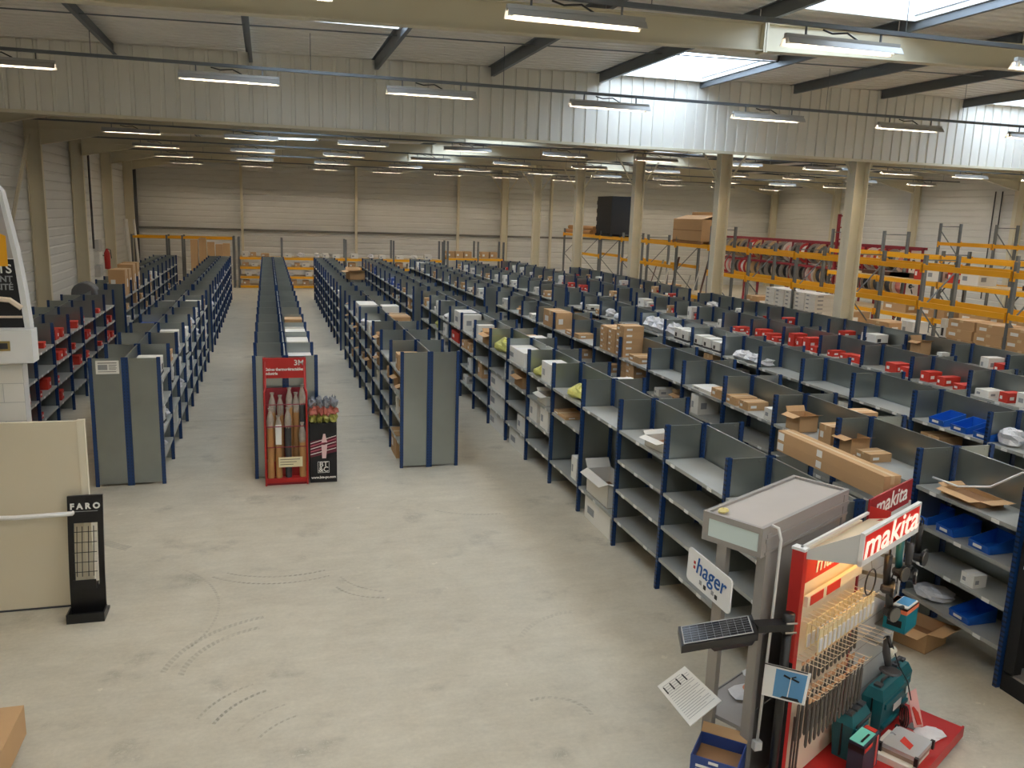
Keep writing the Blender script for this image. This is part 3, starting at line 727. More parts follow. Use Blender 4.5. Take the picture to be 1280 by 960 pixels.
# --- one-sided run before the pillars
hero('H1', 'L', 16.4, 1.6, 'print', (0.34, 0.5, 0.24), 'white carton with black print on the one-sided run, before a cream pillar')
hero('H1', 'L', 14.9, 1.6, 'open', (0.28, 0.3, 0.3), 'open brown carton with a white label on the one-sided run')
hero('H1', 'L', 14.2, 1.6, 'white', (0.2, 0.14, 0.16), 'tiny white carton beside the open brown carton on the one-sided run')
fill('H1', 'L', 1.6, 2, 11, 0.35, ['white', 'bag', 'red'])
# --- left runs
for lev, pr in ((1.6, 0.5), (1.2, 0.6), (0.8, 0.65), (0.4, 0.25)): fill('Z1', 'R', lev, 1, 8, pr, ['red'])
hero('A1', 'R', 14.05, 1.6, 'print', (0.36, 0.6, 0.30), 'white carton with dark print on the top shelf right behind the notice panel')
for lev, pr in ((1.6, 0.8), (1.2, 0.8), (0.8, 0.75), (0.4, 0.5)): fill('A1', 'R', lev, 0, 8, pr, ['white', 'white', 'bag', 'carton', 'print'])
hero('A1', 'L', 18.6, 1.6, 'blue', (0.4, 0.6, 0.24), 'blue carton on the top shelf of the run with the white notice')
hero('A1', 'L', 15.4, 1.6, 'white', (0.4, 0.7, 0.1), 'flat white carton on the top shelf, left half of the run with the notice')
fill('A1', 'L', 1.6, 2, 8, 0.3, ['white', 'carton'])
for j, (yy, w) in enumerate(((14.6, 'nearest'), (15.9, 'second'), (17.0, 'third'), (17.8, 'farthest'))):
    hero('B1', 'R', yy, 1.6, 'white', (0.38, 0.6, 0.22 if j == 0 else 0.3), '%s white carton on the top shelf behind the red roll display' % w)
hero('B1', 'R', 18.7, 1.6, 'carton', (0.36, 0.5, 0.34), 'brown carton on the top shelf at the end of the white cartons')
hero('C1', 'L', 14.6, 0.0, 'carton', (0.42, 0.6, 0.42), 'brown carton on the floor inside the run with the plain twin end panel', off=0.02)
hero('C1', 'L', 21.2, 1.6, 'white', (0.44, 0.9, 0.40), 'white paper covered carton on the run with the plain twin end panel')
hero('C1', 'R', 20.5, 1.6, 'white', (0.40, 0.45, 0.42), 'white boxed pile on the top shelf of the run with the twin end panel')
hero('C1', 'R', 18.9, 1.6, 'carton', (0.42, 0.8, 0.38), 'brown lidded carton on top of the run with the twin end panel')
for lev, pr in ((1.6, 0.3), (1.2, 0.6), (0.8, 0.45), (0.4, 0.25)): fill('C1', 'L', lev, 0, 8, pr, ['white', 'carton', 'bag', 'open'])
fill('C1', 'R', 1.6, 1, 8, 0.3, ['white', 'carton', 'open'])
# --- far runs
for lev, pr in ((1.6, 0.5), (1.2, 0.5), (0.8, 0.4)): fill('Z2', 'R', lev, 0, 9, pr, ['white', 'carton'])
for j, (yy, hh, w) in enumerate(((26.9, 0.75, 'nearest'), (27.6, 0.72, 'second'), (28.5, 0.8, 'third'), (29.3, 0.8, 'farthest'))):
    good('carton', (RUNS['Z2'][0]+0.72, yy, 1.6005), (0.44, 0.58, hh), 0, '%s of four tall brown cartons standing on the far left shelving run' % w)
BUSY[('Z2', 'R', 1.6)] = BUSY.get(('Z2', 'R', 1.6), []) 
for lev, pr in ((1.6, 0.6), (1.2, 0.6), (0.8, 0.6)): fill('A2', 'R', lev, 0, 11, pr, ['white', 'carton', 'bag'])
for lev, pr in ((1.6, 0.5), (1.2, 0.5), (0.8, 0.4)): fill('C2', 'L', lev, 0, 11, pr, ['white', 'carton', 'white', 'blue'])
for rk, kk in (('D2', ['white', 'carton', 'blue']), ('E2', ['white', 'carton', 'print']), ('F2', ['white', 'carton']), ('G2', ['white', 'carton', 'red']), ('H2', ['red', 'white', 'carton'])):
    fill(rk, 'L', 1.6, 0, 11, 0.42, kk)
fill('D2', 'L', 1.2, 0, 8, 0.3, ['white', 'carton'])
o = good('open', (RUNS['C2'][0]+0.72, 28.6, 2.0005), (0.5, 0.7, 0.28), 0.1, 'open brown carton across the panel tops of the far run by the aisle')

# brown open carton under the nearest bay with blue bins, and the white cable over that run
good('open', (6.5, 6.75, 0.0), (0.42, 0.55, 0.22), 0.35, 'open brown carton on the floor under the bay with blue bins')
solo('white_cable', MB().tube([(6.75, 7.0, 1.70), (6.80, 6.7, 1.69), (6.95, 6.45, 1.76), (7.05, 6.2, 1.98), (7.12, 5.95, 2.06), (7.16, 5.72, 2.0), (7.3, 5.5, 1.913), (7.6, 5.2, 1.913)], 0.012, 6), [whitep], 'thin white cable drooping over the shelf with the shallow brown tray', 'cable', smooth=True)

# ------------------------------------------------------------------ pallet racks
def rack(name, label, ys, x0, depth, levels, height, boards=(), skip=(), heights=None):
    """uprights at (x0|x0+depth, y); levels = beam tops; runs along y"""
    r = thing(name, label, 'rack', (x0, ys[0], 0))
    um = {}
    for i, y in enumerate(ys):
        h = (heights or {}).get(i, height)
        if h not in um: um[h] = MB().box(-0.045, 0.045, -0.04, 0.04, 0.01, h).box(-0.07, 0.07, -0.07, 0.07, 0, 0.01).mesh('upright', [steelg])
        for xx in (0.045, depth-0.045): part('upright', um[h], None, r, (xx, y-ys[0], 0))
        z = 0.3; s = 0
        part('brace', MB().bar((0.09, 0, 0.2), (depth-0.09, 0, 0.2), 0.03, 0.03), steelg, r, (0, y-ys[0], 0))
        while z + 1.0 < h:
            a, b = (0.09, depth-0.09) if s % 2 == 0 else (depth-0.09, 0.09)
            part('brace', MB().bar((a, 0, z), (b, 0, z+0.95), 0.03, 0.03), steelg, r, (0, y-ys[0], 0)); z += 0.98; s += 1
        part('brace', MB().bar((0.09, 0, h-0.12), (depth-0.09, 0, h-0.12), 0.03, 0.03), steelg, r, (0, y-ys[0], 0))
    for i in range(len(ys)-1):
        l = ys[i+1]-ys[i]
        for li, z in enumerate(levels):
            if (i, li) in skip: continue
            bm_ = MB().box(-0.025, 0.025, 0.045, l-0.045, z-0.13, z).box(-0.03, 0.03, 0.04, 0.05, z-0.2, z+0.03).box(-0.03, 0.03, l-0.05, l-0.04, z-0.2, z+0.03)
            for xx in (-0.03, depth+0.03): part('beam', bm_.mesh('beam', [yellow]), None, r, (xx, ys[i]-ys[0], 0))
            if li in boards: part('shelf_board', MB().box(0.0, depth, 0.06, l-0.06, z, z+0.022), wood, r, (0, ys[i]-ys[0], 0))
    return r
Y1 = [12.35 + 2.75*k for k in range(13)]
rack('pallet_rack', 'long yellow beamed pallet rack standing just behind the row of cream pillars', Y1, 16.03, 1.1, (1.42, 2.45, 3.38), 3.62, boards=(0,),
     skip=((5,0),(6,1),(8,0),(9,0),(9,1),(10,0),(11,0),(11,1)), heights={6: 4.1})
rack('pallet_rack', 'second yellow beamed pallet rack, between the long rack and the red reel rack', [16.5+2.8*k for k in range(5)], 20.5, 1.1, (1.45, 2.60, 3.42), 4.15, boards=(0, 1), heights={0: 3.6, 1: 3.6, 2: 3.6})
rack('pallet_rack', 'small yellow beamed pallet rack near the right side wall', [20.5+2.8*k for k in range(4)], 26.5, 1.1, (2.2, 3.75), 4.5)
def pallet(loc, sx, sy, label, m=wood):
    p = thing('pallet', label, 'pallet', loc)
    for k in range(5): part('deck_board', MB().box(-sx/2, sx/2, -0.06, 0.06, 0.10, 0.125), m, p, (0, -sy/2+0.06+k*(sy-0.12)/4, 0))
    for k in (-1, 0, 1): part('block', MB().box(-0.05, 0.05, -sy/2, sy/2, 0.0, 0.10), m, p, (k*(sx/2-0.05), 0, 0))
    return p
RX = 16.03+0.55
pallet((RX, 30.75, 3.381), 1.1, 2.4, 'dark pallet under the large brown cartons on top of the long rack', cardD)
big = thing('crate_carton', 'large brown carton with raised lid on top of the long rack, beside a pillar', 'box', (RX, 30.75, 3.508))
part('body', MB().box(-0.55, 0.55, -1.2, 1.2, 0, 0.82), card, big)
part('lid_flap', MB().plate([(-0.55, -1.2, 0.82), (0.0, -1.2, 0.98), (0.0, 1.2, 0.98), (-0.55, 1.2, 0.82)], 0.012), card, big)
part('lid_flap', MB().plate([(0.0, -1.2, 0.99), (0.55, -1.2, 0.83), (0.55, 1.2, 0.83), (0.0, 1.2, 0.99)], 0.012), card, big)
part('strap', MB().box(-0.557, -0.55, -1.2, 1.2, 0.38, 0.41), cardD, big)
solo('carton_sheet', MB().box(-0.015, 0.015, -1.0, 1.0, 0, 1.25), card, 'upright brown carton sheet standing behind the large carton with raised lid', 'sheet', (17.2, 31.6, 3.38))
pallet((RX, 39.6, 3.381), 1.1, 2.0, 'dark pallet under the black wrapped load on the long rack', blackm)
w = MB()
for k in range(9):
    z0, z1 = 0.2*k, 0.2*(k+1); e = 0.02*(k % 2)
    w.box(-0.52-e, 0.52+e, -0.95-e, 0.95+e, z0, z1)
solo('wrapped_load', w, blackm, 'tall black film wrapped load on a pallet on top of the long rack', 'load', (RX, 39.6, 3.507))
for k in range(4):
    solo('carton_tube', MB().tube([(0, -1.9, 0), (0, 1.9, 0)], 0.11, 10), kraft, 'long brown carton tube lying on the far end of the long rack', 'tube', (RX-0.36+0.24*k, 43.5, 3.501), (0,0,0), group='long carton tubes on the rack')
for k in range(3):
    solo('carton_tube', MB().tube([(0, -1.9, 0), (0, 1.9, 0)], 0.11, 10), kraft, 'long brown carton tube, upper layer, on the long rack', 'tube', (RX-0.24+0.24*k, 43.4, 3.703), (0,0,0), group='upper carton tubes')
nth = ('first', 'second', 'third', 'fourth', 'fifth')
for c in range(4):
    for l in range(3):
        good('carton', (RX-0.2, 13.45+0.36+c*0.87+(0.04 if l == 1 else 0), 1.4425+l*0.235), (0.66, 0.80, 0.23), rnd.uniform(-.02,.02), '%s flat brown carton of the %s stack from near on the long rack' % (('bottom', 'middle', 'top')[l], nth[c]))
for c in range(5):
    for l in range(6):
        good('white', (RX-0.15, 22.45+0.55*c, 1.4425+l*0.125), (0.7, 0.50, 0.12), 0, 'flat white carton stacked under the lower beams of the long rack', 'flat white cartons stacked in the long rack')
for yy, kd, sz, lb in ((19.4, 'carton', (0.7, 0.9, 0.3), 'wide brown carton on the lowest beams of the long rack, behind a pillar'), (18.4, 'white', (0.5, 0.4, 0.42), 'white carton pile on the lowest beams of the long rack'),
                   (17.3, 'print', (0.1, 0.32, 0.62), 'upright white printed panel at the end of the flat brown cartons'), (20.9, 'carton', (0.7, 0.6, 0.4), 'brown carton on the lowest beams of the long rack beside the white stack'),
                   (25.75, 'carton', (0.8, 0.7, 0.36), 'brown carton near a pillar on the lowest beams of the long rack')):
    good(kd, (RX-0.1, yy, 1.4425), sz, 0, lb)
for k in range(9):
    yy = 29.6 + k*0.8 + rnd.uniform(-.1, .1); h = rnd.uniform(2.0, 2.9)
    solo('metal_profile', MB().bar((0, 0, 0.02), (0.55, rnd.uniform(-0.4, 0.4), h), 0.12, 0.02), [galv, brownp, whitec][k % 3], ['galvanised metal profile leaning inside the open end of the long rack', 'brown profile leaning inside the open end of the long rack', 'white profile leaning inside the open end of the long rack'][k % 3], 'profile', (16.35, yy, 0.05), (0,0,0), group=['leaning galvanised profiles', 'leaning brown profiles', 'leaning white profiles'][k % 3])
for yy, sz, kd, lb in ((26.9, (0.8, 0.9, 0.5), 'carton', 'brown carton standing at the foot of the long rack beside a pillar'), (29.2, (0.9, 1.2, 1.3), 'white', 'white machine crate at the foot of the long rack'), (33.0, (0.9, 1.4, 1.3), 'carton', 'brown crate standing in the open end of the long rack'), (35.3, (0.9, 1.0, 1.4), 'carton', 'farther brown crate standing in the open end of the long rack')):
    good(kd, (17.6, yy, 0.0), sz, 0.05, lb)
# goods on the second rack
for c in range(4):
    good('red' if c in (1, 3) else 'white', (20.95, 21.0+c*0.72 if c < 2 else 21.0+c*0.72, 2.6225), (0.7, 0.32 if c in (1, 3) else 0.7, 0.42), 0, ('wide white carton', 'narrow red carton', 'wide white carton', 'narrow red carton')[c] + (' at the far side' if c > 1 else ' at the near side') + ' of the group on the second rack')
for k in range(5):
    good('carton', (20.95, 17.2+k*1.7, 1.4725), (0.8, 1.1, 0.34), 0, '%s brown carton from the near end on the low boards of the second rack' % nth[k])
for k in range(3):
    solo('brown_profile_bundle', MB().box(-0.25, 0.25, -1.2, 1.2, 0, 0.14).box(-0.2, 0.2, -1.22, 1.22, 0.02, 0.12), brownp, '%s dark brown profile bundle from the near end on the second rack' % nth[k], 'bundle', (21.0, 18.0+k*(1.3 if k<1 else 1.3)*2.1, 2.6225) if k != 1 else (21.0, 24.9, 2.6225))

# ------------------------------------------------------------------ red reel rack along the right
def reel_mesh(fl_m, wind_m):
    mb = MB(); mb.lathe([(0.46, -0.24), (0.46, -0.21)], 18, 0, 'y'); mb.lathe([(0.46, 0.21), (0.46, 0.24)], 18, 0, 'y'); mb.lathe([(0.34, -0.21), (0.35, 0.0), (0.34, 0.21)], 16, 1, 'y')
    mb.lathe([(0.09, -0.26), (0.09, -0.238)], 8, 2, 'y')
    mb.obox((0.22, -0.243, 0), (0.2, 0.006, 0.05), None, 2); mb.obox((-0.22, -0.243, 0), (0.2, 0.006, 0.05), None, 2)
    return mb.mesh('cable_reel', [fl_m, wind_m, black])
tan = mat('reel_plywood', (196,166,124), 0.7, noise=0.08, nscale=6, vary=0.08)
REEL = [(reel_mesh(tan, dgrey), 'plywood'), (reel_mesh(mat('reel_grey', (150,142,132), 0.6), black), 'grey'), (reel_mesh(mat('reel_red', (190,52,48), 0.5), white), 'red'), (reel_mesh(mat('reel_white', (222,214,204), 0.5), mat('cable_pink', (196,120,110), 0.5)), 'white')]
rr = thing('reel_rack', 'long dark red steel rack of cable reels along the right hand side', 'rack', (24.0, 27.2, 0))
for k in range(12):
    y = k*1.27
    for xx in (-0.42, 0.42): part('post', MB().bar((xx, y, 0), (xx*0.7, y, 3.5), 0.07, 0.07), redd, rr)
    part('cross_arm', MB().bar((-0.33, y, 3.46), (0.33, y, 3.46), 0.07, 0.07), redd, rr)
for z in (1.58, 2.42, 3.5):
    for xx in (-0.38, 0.38): part('rail', MB().box(xx-0.04, xx+0.04, -0.1, 14.1, z-0.05, z+0.05), redd, rr)
sh = MB()
for z in (2.05, 2.98):
    part('reel_shaft', MB().tube([(0, -0.1, z), (0, 14.1, z)], 0.03, 6), steel, rr)
for k in range(11):
    for z, lv in ((2.05, 'lower'), (2.98, 'upper')):
        for q in range(2):
            i = rnd.choice([0, 0, 1, 1, 2, 3])
            solo('cable_reel', REEL[i][0], None, '%s flanged cable reel on the %s shaft of the red reel rack' % (REEL[i][1], lv), 'reel', (24.0, 27.2+k*1.27+0.34+q*0.6, z), (0, rnd.uniform(0, 6), 0), (1, 1, 1), '%s reels on the %s shaft' % (REEL[i][1], lv))
t = thing('forklift_mast', 'dark red upright ladder frame standing over the reel rack beside a pillar', 'frame', (23.3, 30.6, 0))
for yy in (0, 0.5): part('mast_rail', MB().box(-0.05, 0.05, yy-0.05, yy+0.05, 0, 4.75), redd, t)
for zz in (3.7, 4.2, 4.68): part('rung', MB().box(-0.03, 0.03, 0.05, 0.45, zz-0.03, zz+0.03), redd, t)

# ------------------------------------------------------------------ racks along the far wall
FY = 47.0
def far_rack(label, xs, levels, h, boards=True):
    r = thing('pallet_rack', label, 'rack', (xs[0], FY, 0))
    um = MB().box(-0.05, 0.05, -0.05, 0.05, 0, h).mesh('upright', [steelg])
    for x in xs:
        for yy in (0, 1.0): part('upright', um, None, r, (x-xs[0], yy, 0))
    for a, b in zip(xs[:-1], xs[1:]):
        for z in levels:
            bm_ = MB().box(0.05, b-a-0.05, -0.03, 0.03, z-0.12, z).mesh('beam', [yellow])
            for yy in (-0.05, 1.05): part('beam', bm_, None, r, (a-xs[0], yy, 0))
            if boards: part('shelf_board', MB().box(0.05, b-a-0.05, -0.02, 1.02, z, z+0.02), wood, r, (a-xs[0], 0, 0))
    return r
far_rack('low yellow rack on the far wall at the end of the main aisles', [-1.45, 0.75, 4.1, 6.7, 9.45], (0.13, 0.62, 1.12, 1.62), 2.65)
far_rack('yellow beamed rack on the far wall right of the low rack, before the pillars', [9.75, 11.5, 13.0], (0.9, 1.75), 2.7)
far_rack('tall single beam rack in the far left corner', [-6.6, -4.95, -4.2, -1.7], (2.62,), 2.68, boards=False)
fxs = [(-1.4, 0.7), (0.8, 4.05), (4.15, 6.65), (6.75, 9.4)]
for bi, (a, b) in enumerate(fxs):
    for li, z in enumerate((0.13, 0.62, 1.12, 1.62)):
        x = a + 0.12; hmax = 0.34
        while x < b - 0.45:
            if rnd.random() < 0.72:
                k = rnd.choice(['carton', 'white', 'white', 'carton', 'bag']); s = (rnd.uniform(0.26, 0.42), 0.5, rnd.uniform(0.16, hmax))
                nm = KIND[k][1]
                good(k, (x+s[0]/2, FY+0.3, z+0.0205), s, 0, '%s, %s level, %s bay of far wall rack' % (nm, ('bottom', 'second', 'third', 'top')[li], nth[bi]), '%ss, %s level, %s bay of the far wall low rack' % (nm, ('bottom', 'second', 'third', 'top')[li], nth[bi]))
                x += s[0]
            x += rnd.uniform(0.1, 0.35)
for k in range(6):
    good('carton', (9.95+0.5*k, FY+0.4, 1.7705 if k != 3 else 0.9205), (0.42, 0.6, 0.35), 0, '%s brown carton on the far rack before the pillars' % ('first', 'second', 'third', 'lowest', 'fifth', 'sixth')[k])
for k, (xx, hh) in enumerate(((-3.55, 2.5), (-3.15, 2.6), (-2.75, 2.4), (-2.35, 2.3), (-2.0, 2.35))):
    solo('tall_carton', MB().box(-0.17, 0.17, -0.2, 0.2, 0, hh).box(-0.15, 0.15, -0.18, 0.18, hh, hh+0.004), [card], '%s of the tall narrow brown cartons standing at the far left' % nth[k], 'box', (xx, 45.9, 0))

# things along the left wall
e = thing('electrical_cabinet', 'grey electrical boxes mounted one above another on the left wall', 'electrical cabinet', (XL+0.002, 42.3, 0))
for k, z in enumerate((0.9, 1.5, 2.05)): part('box', MB().box(0, 0.22, -0.4, 0.4, z, z+0.5).box(0.22, 0.235, -0.35, 0.35, z+0.05, z+0.45), [lgrey, white][k % 2], e)
fe = thing('fire_extinguisher', 'red fire extinguisher hung beside the electrical boxes on the left wall', 'fire extinguisher', (XL+0.3, 43.4, 1.15))
part('cylinder', MB().lathe([(0.05, 0), (0.13, 0.02), (0.13, 0.75), (0.06, 0.9), (0.04, 0.95)], 12), redp, fe, smooth=True); part('hose', MB().tube([(0.0, 0, 0.95), (0.15, 0, 0.9), (0.18, 0, 0.5)], 0.02, 6), black, fe); part('wall_hook', MB().box(-0.3, -0.12, -0.03, 0.03, 0.6, 0.66), steel, fe)
solo('storage_drum', MB().lathe([(0.28, 0), (0.3, 0.04), (0.3, 0.5), (0.28, 0.54)], 16, 0, 'y'), [drums], 'grey drum lying on the left half of the leftmost near shelving run', 'drum', (-4.6, 24.0, 1.905))
for k in range(2):
    solo('leaning_tube', MB().tube([(0, 0, 0.02), (-0.22, 0.3, 3.4)], 0.11 if k == 0 else 0.06, 10), white, ('thick pale tube', 'thin pale tube')[k]+' leaning in the far left corner', 'tube', (XL+0.75+0.4*k, 47.5, 0))

# ------------------------------------------------------------------ left foreground
# white block pillar with the totem sign on it
pw_ = struct('wall_pillar'); yb = 9.66
blk = MB().box(0.004, 0.39, 0, 0.2, 0.004, 0.196).mesh('block', [white])
hb = MB().box(0.004, 0.19, 0, 0.2, 0.004, 0.196).mesh('block', [white])
part('mortar_core', MB().box(-3.655, -2.475, yb+0.006, yb+0.194, 0, 2.62), lgrey, pw_)
for r_ in range(13):
    z = r_*0.2; x = -3.66
    row = [blk]*3 if r_ % 2 == 0 else [hb, blk, blk, hb]
    for q in row:
        part('block', q, None, pw_, (x, yb, z)); x += 0.395 if q is blk else 0.2
part('cap', MB().box(-3.67, -2.46, yb-0.01, yb+0.21, 2.6, 2.64), white, pw_)
to = thing('totem_sign', 'tall white framed advertising totem with electrician picture on the block pillar', 'sign', (-2.95, 9.60, 2.64))
def totem(x0, x1, y0, y1): # outline in (x,z), right edge bowed
    pts = [(x0, 0.0), (x1-0.02, 0.0), (x1, 0.35), (x1-0.02, 0.7), (x1-0.07, 1.15), (x1-0.16, 1.72), (x1-0.22, 1.8), (x0, 1.83)]
    return MB().prism(pts, lambda a, b, t: (a, t, b), y0, y1)
part('frame', totem(-0.75, 0.60, -0.03, 0.12), whitep, to)
part('base_box', MB().box(-0.76, 0.62, -0.09, 0.14, 0.0, 0.34), whitep, to)
part('name_plate', MB().box(0.15, 0.42, -0.10, -0.09, 0.13, 0.23), mat('brass', (168,150,96), 0.35, 0.6), to)
part('plate_inset', MB().box(0.17, 0.40, -0.105, -0.10, 0.15, 0.21), ink, to)
def panel(z0, z1, m, y=-0.036):
    def xr(z): return 0.60-0.05-(0.0 if z < 0.7 else (z-0.7)*0.14)
    return part('poster', MB().plate([(-0.7, y, z0), (xr(z0), y, z0), (xr(z1), y, z1), (-0.7, y, z1)], 0.006), m, to)
pa_ = panel(0.36, 1.05, blackm); pb_ = panel(1.06, 1.74, mat('poster_photo', (176,168,162), 0.6, noise=0.25, nscale=3))
part('helmet', MB().lathe([(0.02, 0.24), (0.14, 0.2), (0.2, 0.08), (0.22, 0.0)], 12, 0, 'z', (0.12, 0.0, 0)), yellow, pb_, (0, -0.04, 1.52)).scale = (1, 0.02, 1)
part('figure', MB().plate([(0.12, -0.041, 1.1), (0.36, -0.041, 1.1), (0.3, -0.041, 1.5), (0.14, -0.041, 1.52)], 0.004).plate([(-0.1, -0.042, 1.06), (0.2, -0.042, 1.06), (0.2, -0.042, 1.3), (0.0, -0.042, 1.42)], 0.004), mat('overalls', (120,128,160), 0.7), pb_)
part('glove', MB().plate([(0.33, -0.044, 0.98), (0.45, -0.044, 0.98), (0.45, -0.044, 1.28), (0.36, -0.044, 1.32)], 0.004), yellow, pb_)
cv = [(-0.5, -0.046, 0.38), (-0.05, -0.046, 0.42), (0.12, -0.046, 0.56), (0.28, -0.046, 0.66), (0.44, -0.046, 0.64), (0.54, -0.046, 0.56)]
part('cable_picture', MB().tube(cv, 0.028, 6), mat('cable_ivory', (226,210,188), 0.5), pa_)
part('cable_picture', MB().tube([(-0.3, -0.046, 0.38), (0.1, -0.046, 0.44), (0.3, -0.046, 0.47), (0.54, -0.046, 0.47)], 0.012, 6), mat('cable_ivory', (226,210,188), 0.5), pa_)
for txt, z, sz, mm in (('LES EXPERTS', 0.95, 0.125, paper), ('QUI CONSEILLENT', 0.85, 0.085, inkg), ("EN ÉLECTRICITÉ", 0.77, 0.085, inkg)):
    lettering(txt, sz, mm, pa_, (0.48, -0.042, z), (1, 0, 0), (0, 0, 1), 'RIGHT', 0.002)

# cream partition with its handrail
cp = thing('partition_panel', 'cream partition panel standing at the left before the block pillar', 'partition', (-3.3, 9.36, 0))
part('panel', MB().box(-1.2, 1.36, 0, 0.05, 0.02, 2.05), mat('cream_panel', (214,204,180), 0.55, noise=0.05, nscale=1.5), cp)
part('edge_trim', MB().box(1.36, 1.43, -0.01, 0.06, 0.02, 2.06), mat('cream_trim', (226,218,196), 0.5), cp)
part('floor_seal', MB().box(-1.2, 1.42, -0.005, 0.055, 0, 0.02), dgrey, cp)
part('handrail', MB().tube([(0.48, -0.02, 1.18), (0.50, -0.1, 1.14), (0.55, -0.12, 1.09), (0.75, -0.12, 1.08), (1.28, -0.12, 1.09), (1.3, -0.02, 1.09)], 0.025, 8), whitep, cp, smooth=True)
part('door_closer', MB().box(0.3, 0.62, -0.08, 0, 1.83, 1.93), gond, cp)

# black leaflet stand
fs = thing('display_stand', 'curved black leaflet stand with a wire basket in front of the cream partition', 'display stand', (-1.90, 9.10, 0))
def curve_y(z): return 0.10*math.cos(z*1.6) - 0.06   # leaning, bowed plate
def strip(x0, x1, z0, z1, n=6):
    mb = MB()
    for i in range(n):
        a, b = z0+(z1-z0)*i/n, z0+(z1-z0)*(i+1)/n; ya, yb_ = -curve_y(a)*1.2+0.1, -curve_y(b)*1.2+0.1
        mb.hexa([(x0,ya-0.03,a),(x1,ya-0.03,a),(x1,ya,a),(x0,ya,a),(x0,yb_-0.03,b),(x1,yb_-0.03,b),(x1,yb_,b),(x0,yb_,b)])
    return mb
part('frame_side', strip(-0.17, -0.115, 0.0, 1.26, 8), black, fs); part('frame_side', strip(0.115, 0.17, 0.0, 1.26, 8), black, fs)
part('header', strip(-0.115, 0.115, 0.98, 1.26, 3), black, fs); part('lower_panel', strip(-0.115, 0.115, 0.0, 0.32, 3), black, fs)
part('foot_tray', MB().box(-0.18, 0.18, -0.17, 0.16, 0.0, 0.025).box(-0.18, 0.18, -0.17, -0.155, 0.025, 0.1).box(-0.18, -0.165, -0.155, 0.02, 0.025, 0.1).box(0.165, 0.18, -0.155, 0.02, 0.025, 0.1), black, fs)
part('leaflet_shelf', MB().box(-0.11, 0.11, -0.09, 0.06, 0.34, 0.36).box(-0.11, 0.11, -0.09, -0.08, 0.36, 0.44), black, fs)
wr = MB()
for x_ in (-0.08, -0.03, 0.03, 0.08): wr.tube([(x_, 0.12, 0.95), (x_, 0.05, 0.72), (x_, -0.02, 0.45)], 0.004, 4)
for z_, yv in ((0.90, 0.09), (0.80, 0.05), (0.70, 0.02), (0.60, 0.0), (0.50, -0.02)): wr.tube([(-0.115, yv, z_), (0.115, yv, z_)], 0.004, 4)
part('wire_basket', wr, black, fs, kind='stuff')
def hy(z): return -curve_y(z)*1.2+0.1-0.031
lettering('F A R O', 0.085, paper, fs, (0, hy(1.15), 1.15), (1, 0, 0), (0, 0.12, 1), 'CENTER', 0.004, name='lettering')
part('subtitle_line', MB().box(-0.12, 0.12, hy(1.10)-0.004, hy(1.10), 1.097, 1.103), inkg, fs)

# brown carton on its pallet at the bottom left
pallet((-2.5, 6.25, 0), 0.95, 1.2, 'wooden pallet under the brown carton at the near left corner')
c_ = thing('carton', 'large flat brown carton on a pallet in the near left corner', 'box', (-2.48, 6.2, 0.126))
part('body', MB().box(-0.55, 0.55, -0.6, 0.6, 0, 0.25), card, c_); part('tape_strip', MB().box(-0.03, 0.03, -0.602, 0.602, 0.15, 0.252), tape, c_); part('hand_hole', MB().box(0.18, 0.32, 0.0, 0.2, 0.25, 0.253), cardD, c_)

# ------------------------------------------------------------------ red roll display and carton display before the middle run
rd = thing('display_stand', 'red display stand holding shrink tubing rolls before the middle shelving run', 'display stand', (0.215, 13.13, 0))
wd, dp = 0.315, 0.34
for sx in (-1, 1):
    part('side_frame', MB().tube([(sx*wd, 0, 0), (sx*wd, 0, 1.5), (sx*(wd-0.02), 0.05, 1.55), (sx*(wd-0.02), dp, 1.98)], 0.014, 6), redp, rd)
    part('side_frame', MB().tube([(sx*wd, dp, 0), (sx*wd, dp, 1.98)], 0.014, 6), redp, rd)
part('base_box', MB().box(-wd, wd, 0, dp, 0.04, 0.11), redp, rd); part('base_step', MB().box(-wd+0.02, wd-0.02, 0.15, dp, 0.11, 0.34), redp, rd)
part('foot_bar', MB().box(-wd, wd, 0.02, dp-0.02, 0.0, 0.04), redd, rd)
for z_ in (0.62, 0.95, 1.3):
    part('retaining_rod', MB().tube([(-wd, 0.0, z_), (wd, 0.0, z_)], 0.008, 5), redd, rd)
part('back_sheet', MB().box(-wd, wd, dp-0.012, dp, 0.34, 1.5), redd, rd)
h3 = part('header', MB().box(-wd-0.01, wd+0.01, dp-0.05, dp-0.03, 1.66, 1.98), redp, rd)
lettering('3M', 0.12, paper, h3, (wd-0.02, dp-0.052, 1.90), (1, 0, 0), (0, 0, 1), 'RIGHT', 0.0015)
lettering('Gaines thermorétractables', 0.062, paper, h3, (-wd+0.02, dp-0.052, 1.80), (1, 0, 0), (0, 0, 1), 'LEFT', 0.0025, squeeze=0.86)
lettering('industrie', 0.062, paper, h3, (-wd+0.02, dp-0.052, 1.735), (1, 0, 0), (0, 0, 1), 'LEFT', 0.0025, squeeze=0.86)
part('price_card', MB().box(-0.12, 0.24, -0.022, -0.012, 0.30, 0.46), mat('card_cream', (232,222,184), 0.7), rd)
pl = MB()
for k in range(3): pl.box(-0.10, 0.2-0.05*k, -0.024, -0.022, 0.42-0.04*k, 0.428-0.04*k)
part('print_line', pl, ink, rd, kind='stuff')
def roll(x, y, z0, h, m, lab, r=0.05, tilt=0.0):
    t = thing('tubing_roll', lab, 'roll', (0.215+x, 13.13+y, z0))
    part('tube', MB().lathe([(r, 0), (r, h)], 12), m, t, smooth=False)
    part('wrap_end', MB().lathe([(r*1.02, h-0.12), (r*1.12, h), (r*0.9, h+0.07), (r*0.45, h+0.15), (r*0.7, h+0.2)], 9), wrapm, t)
    return t
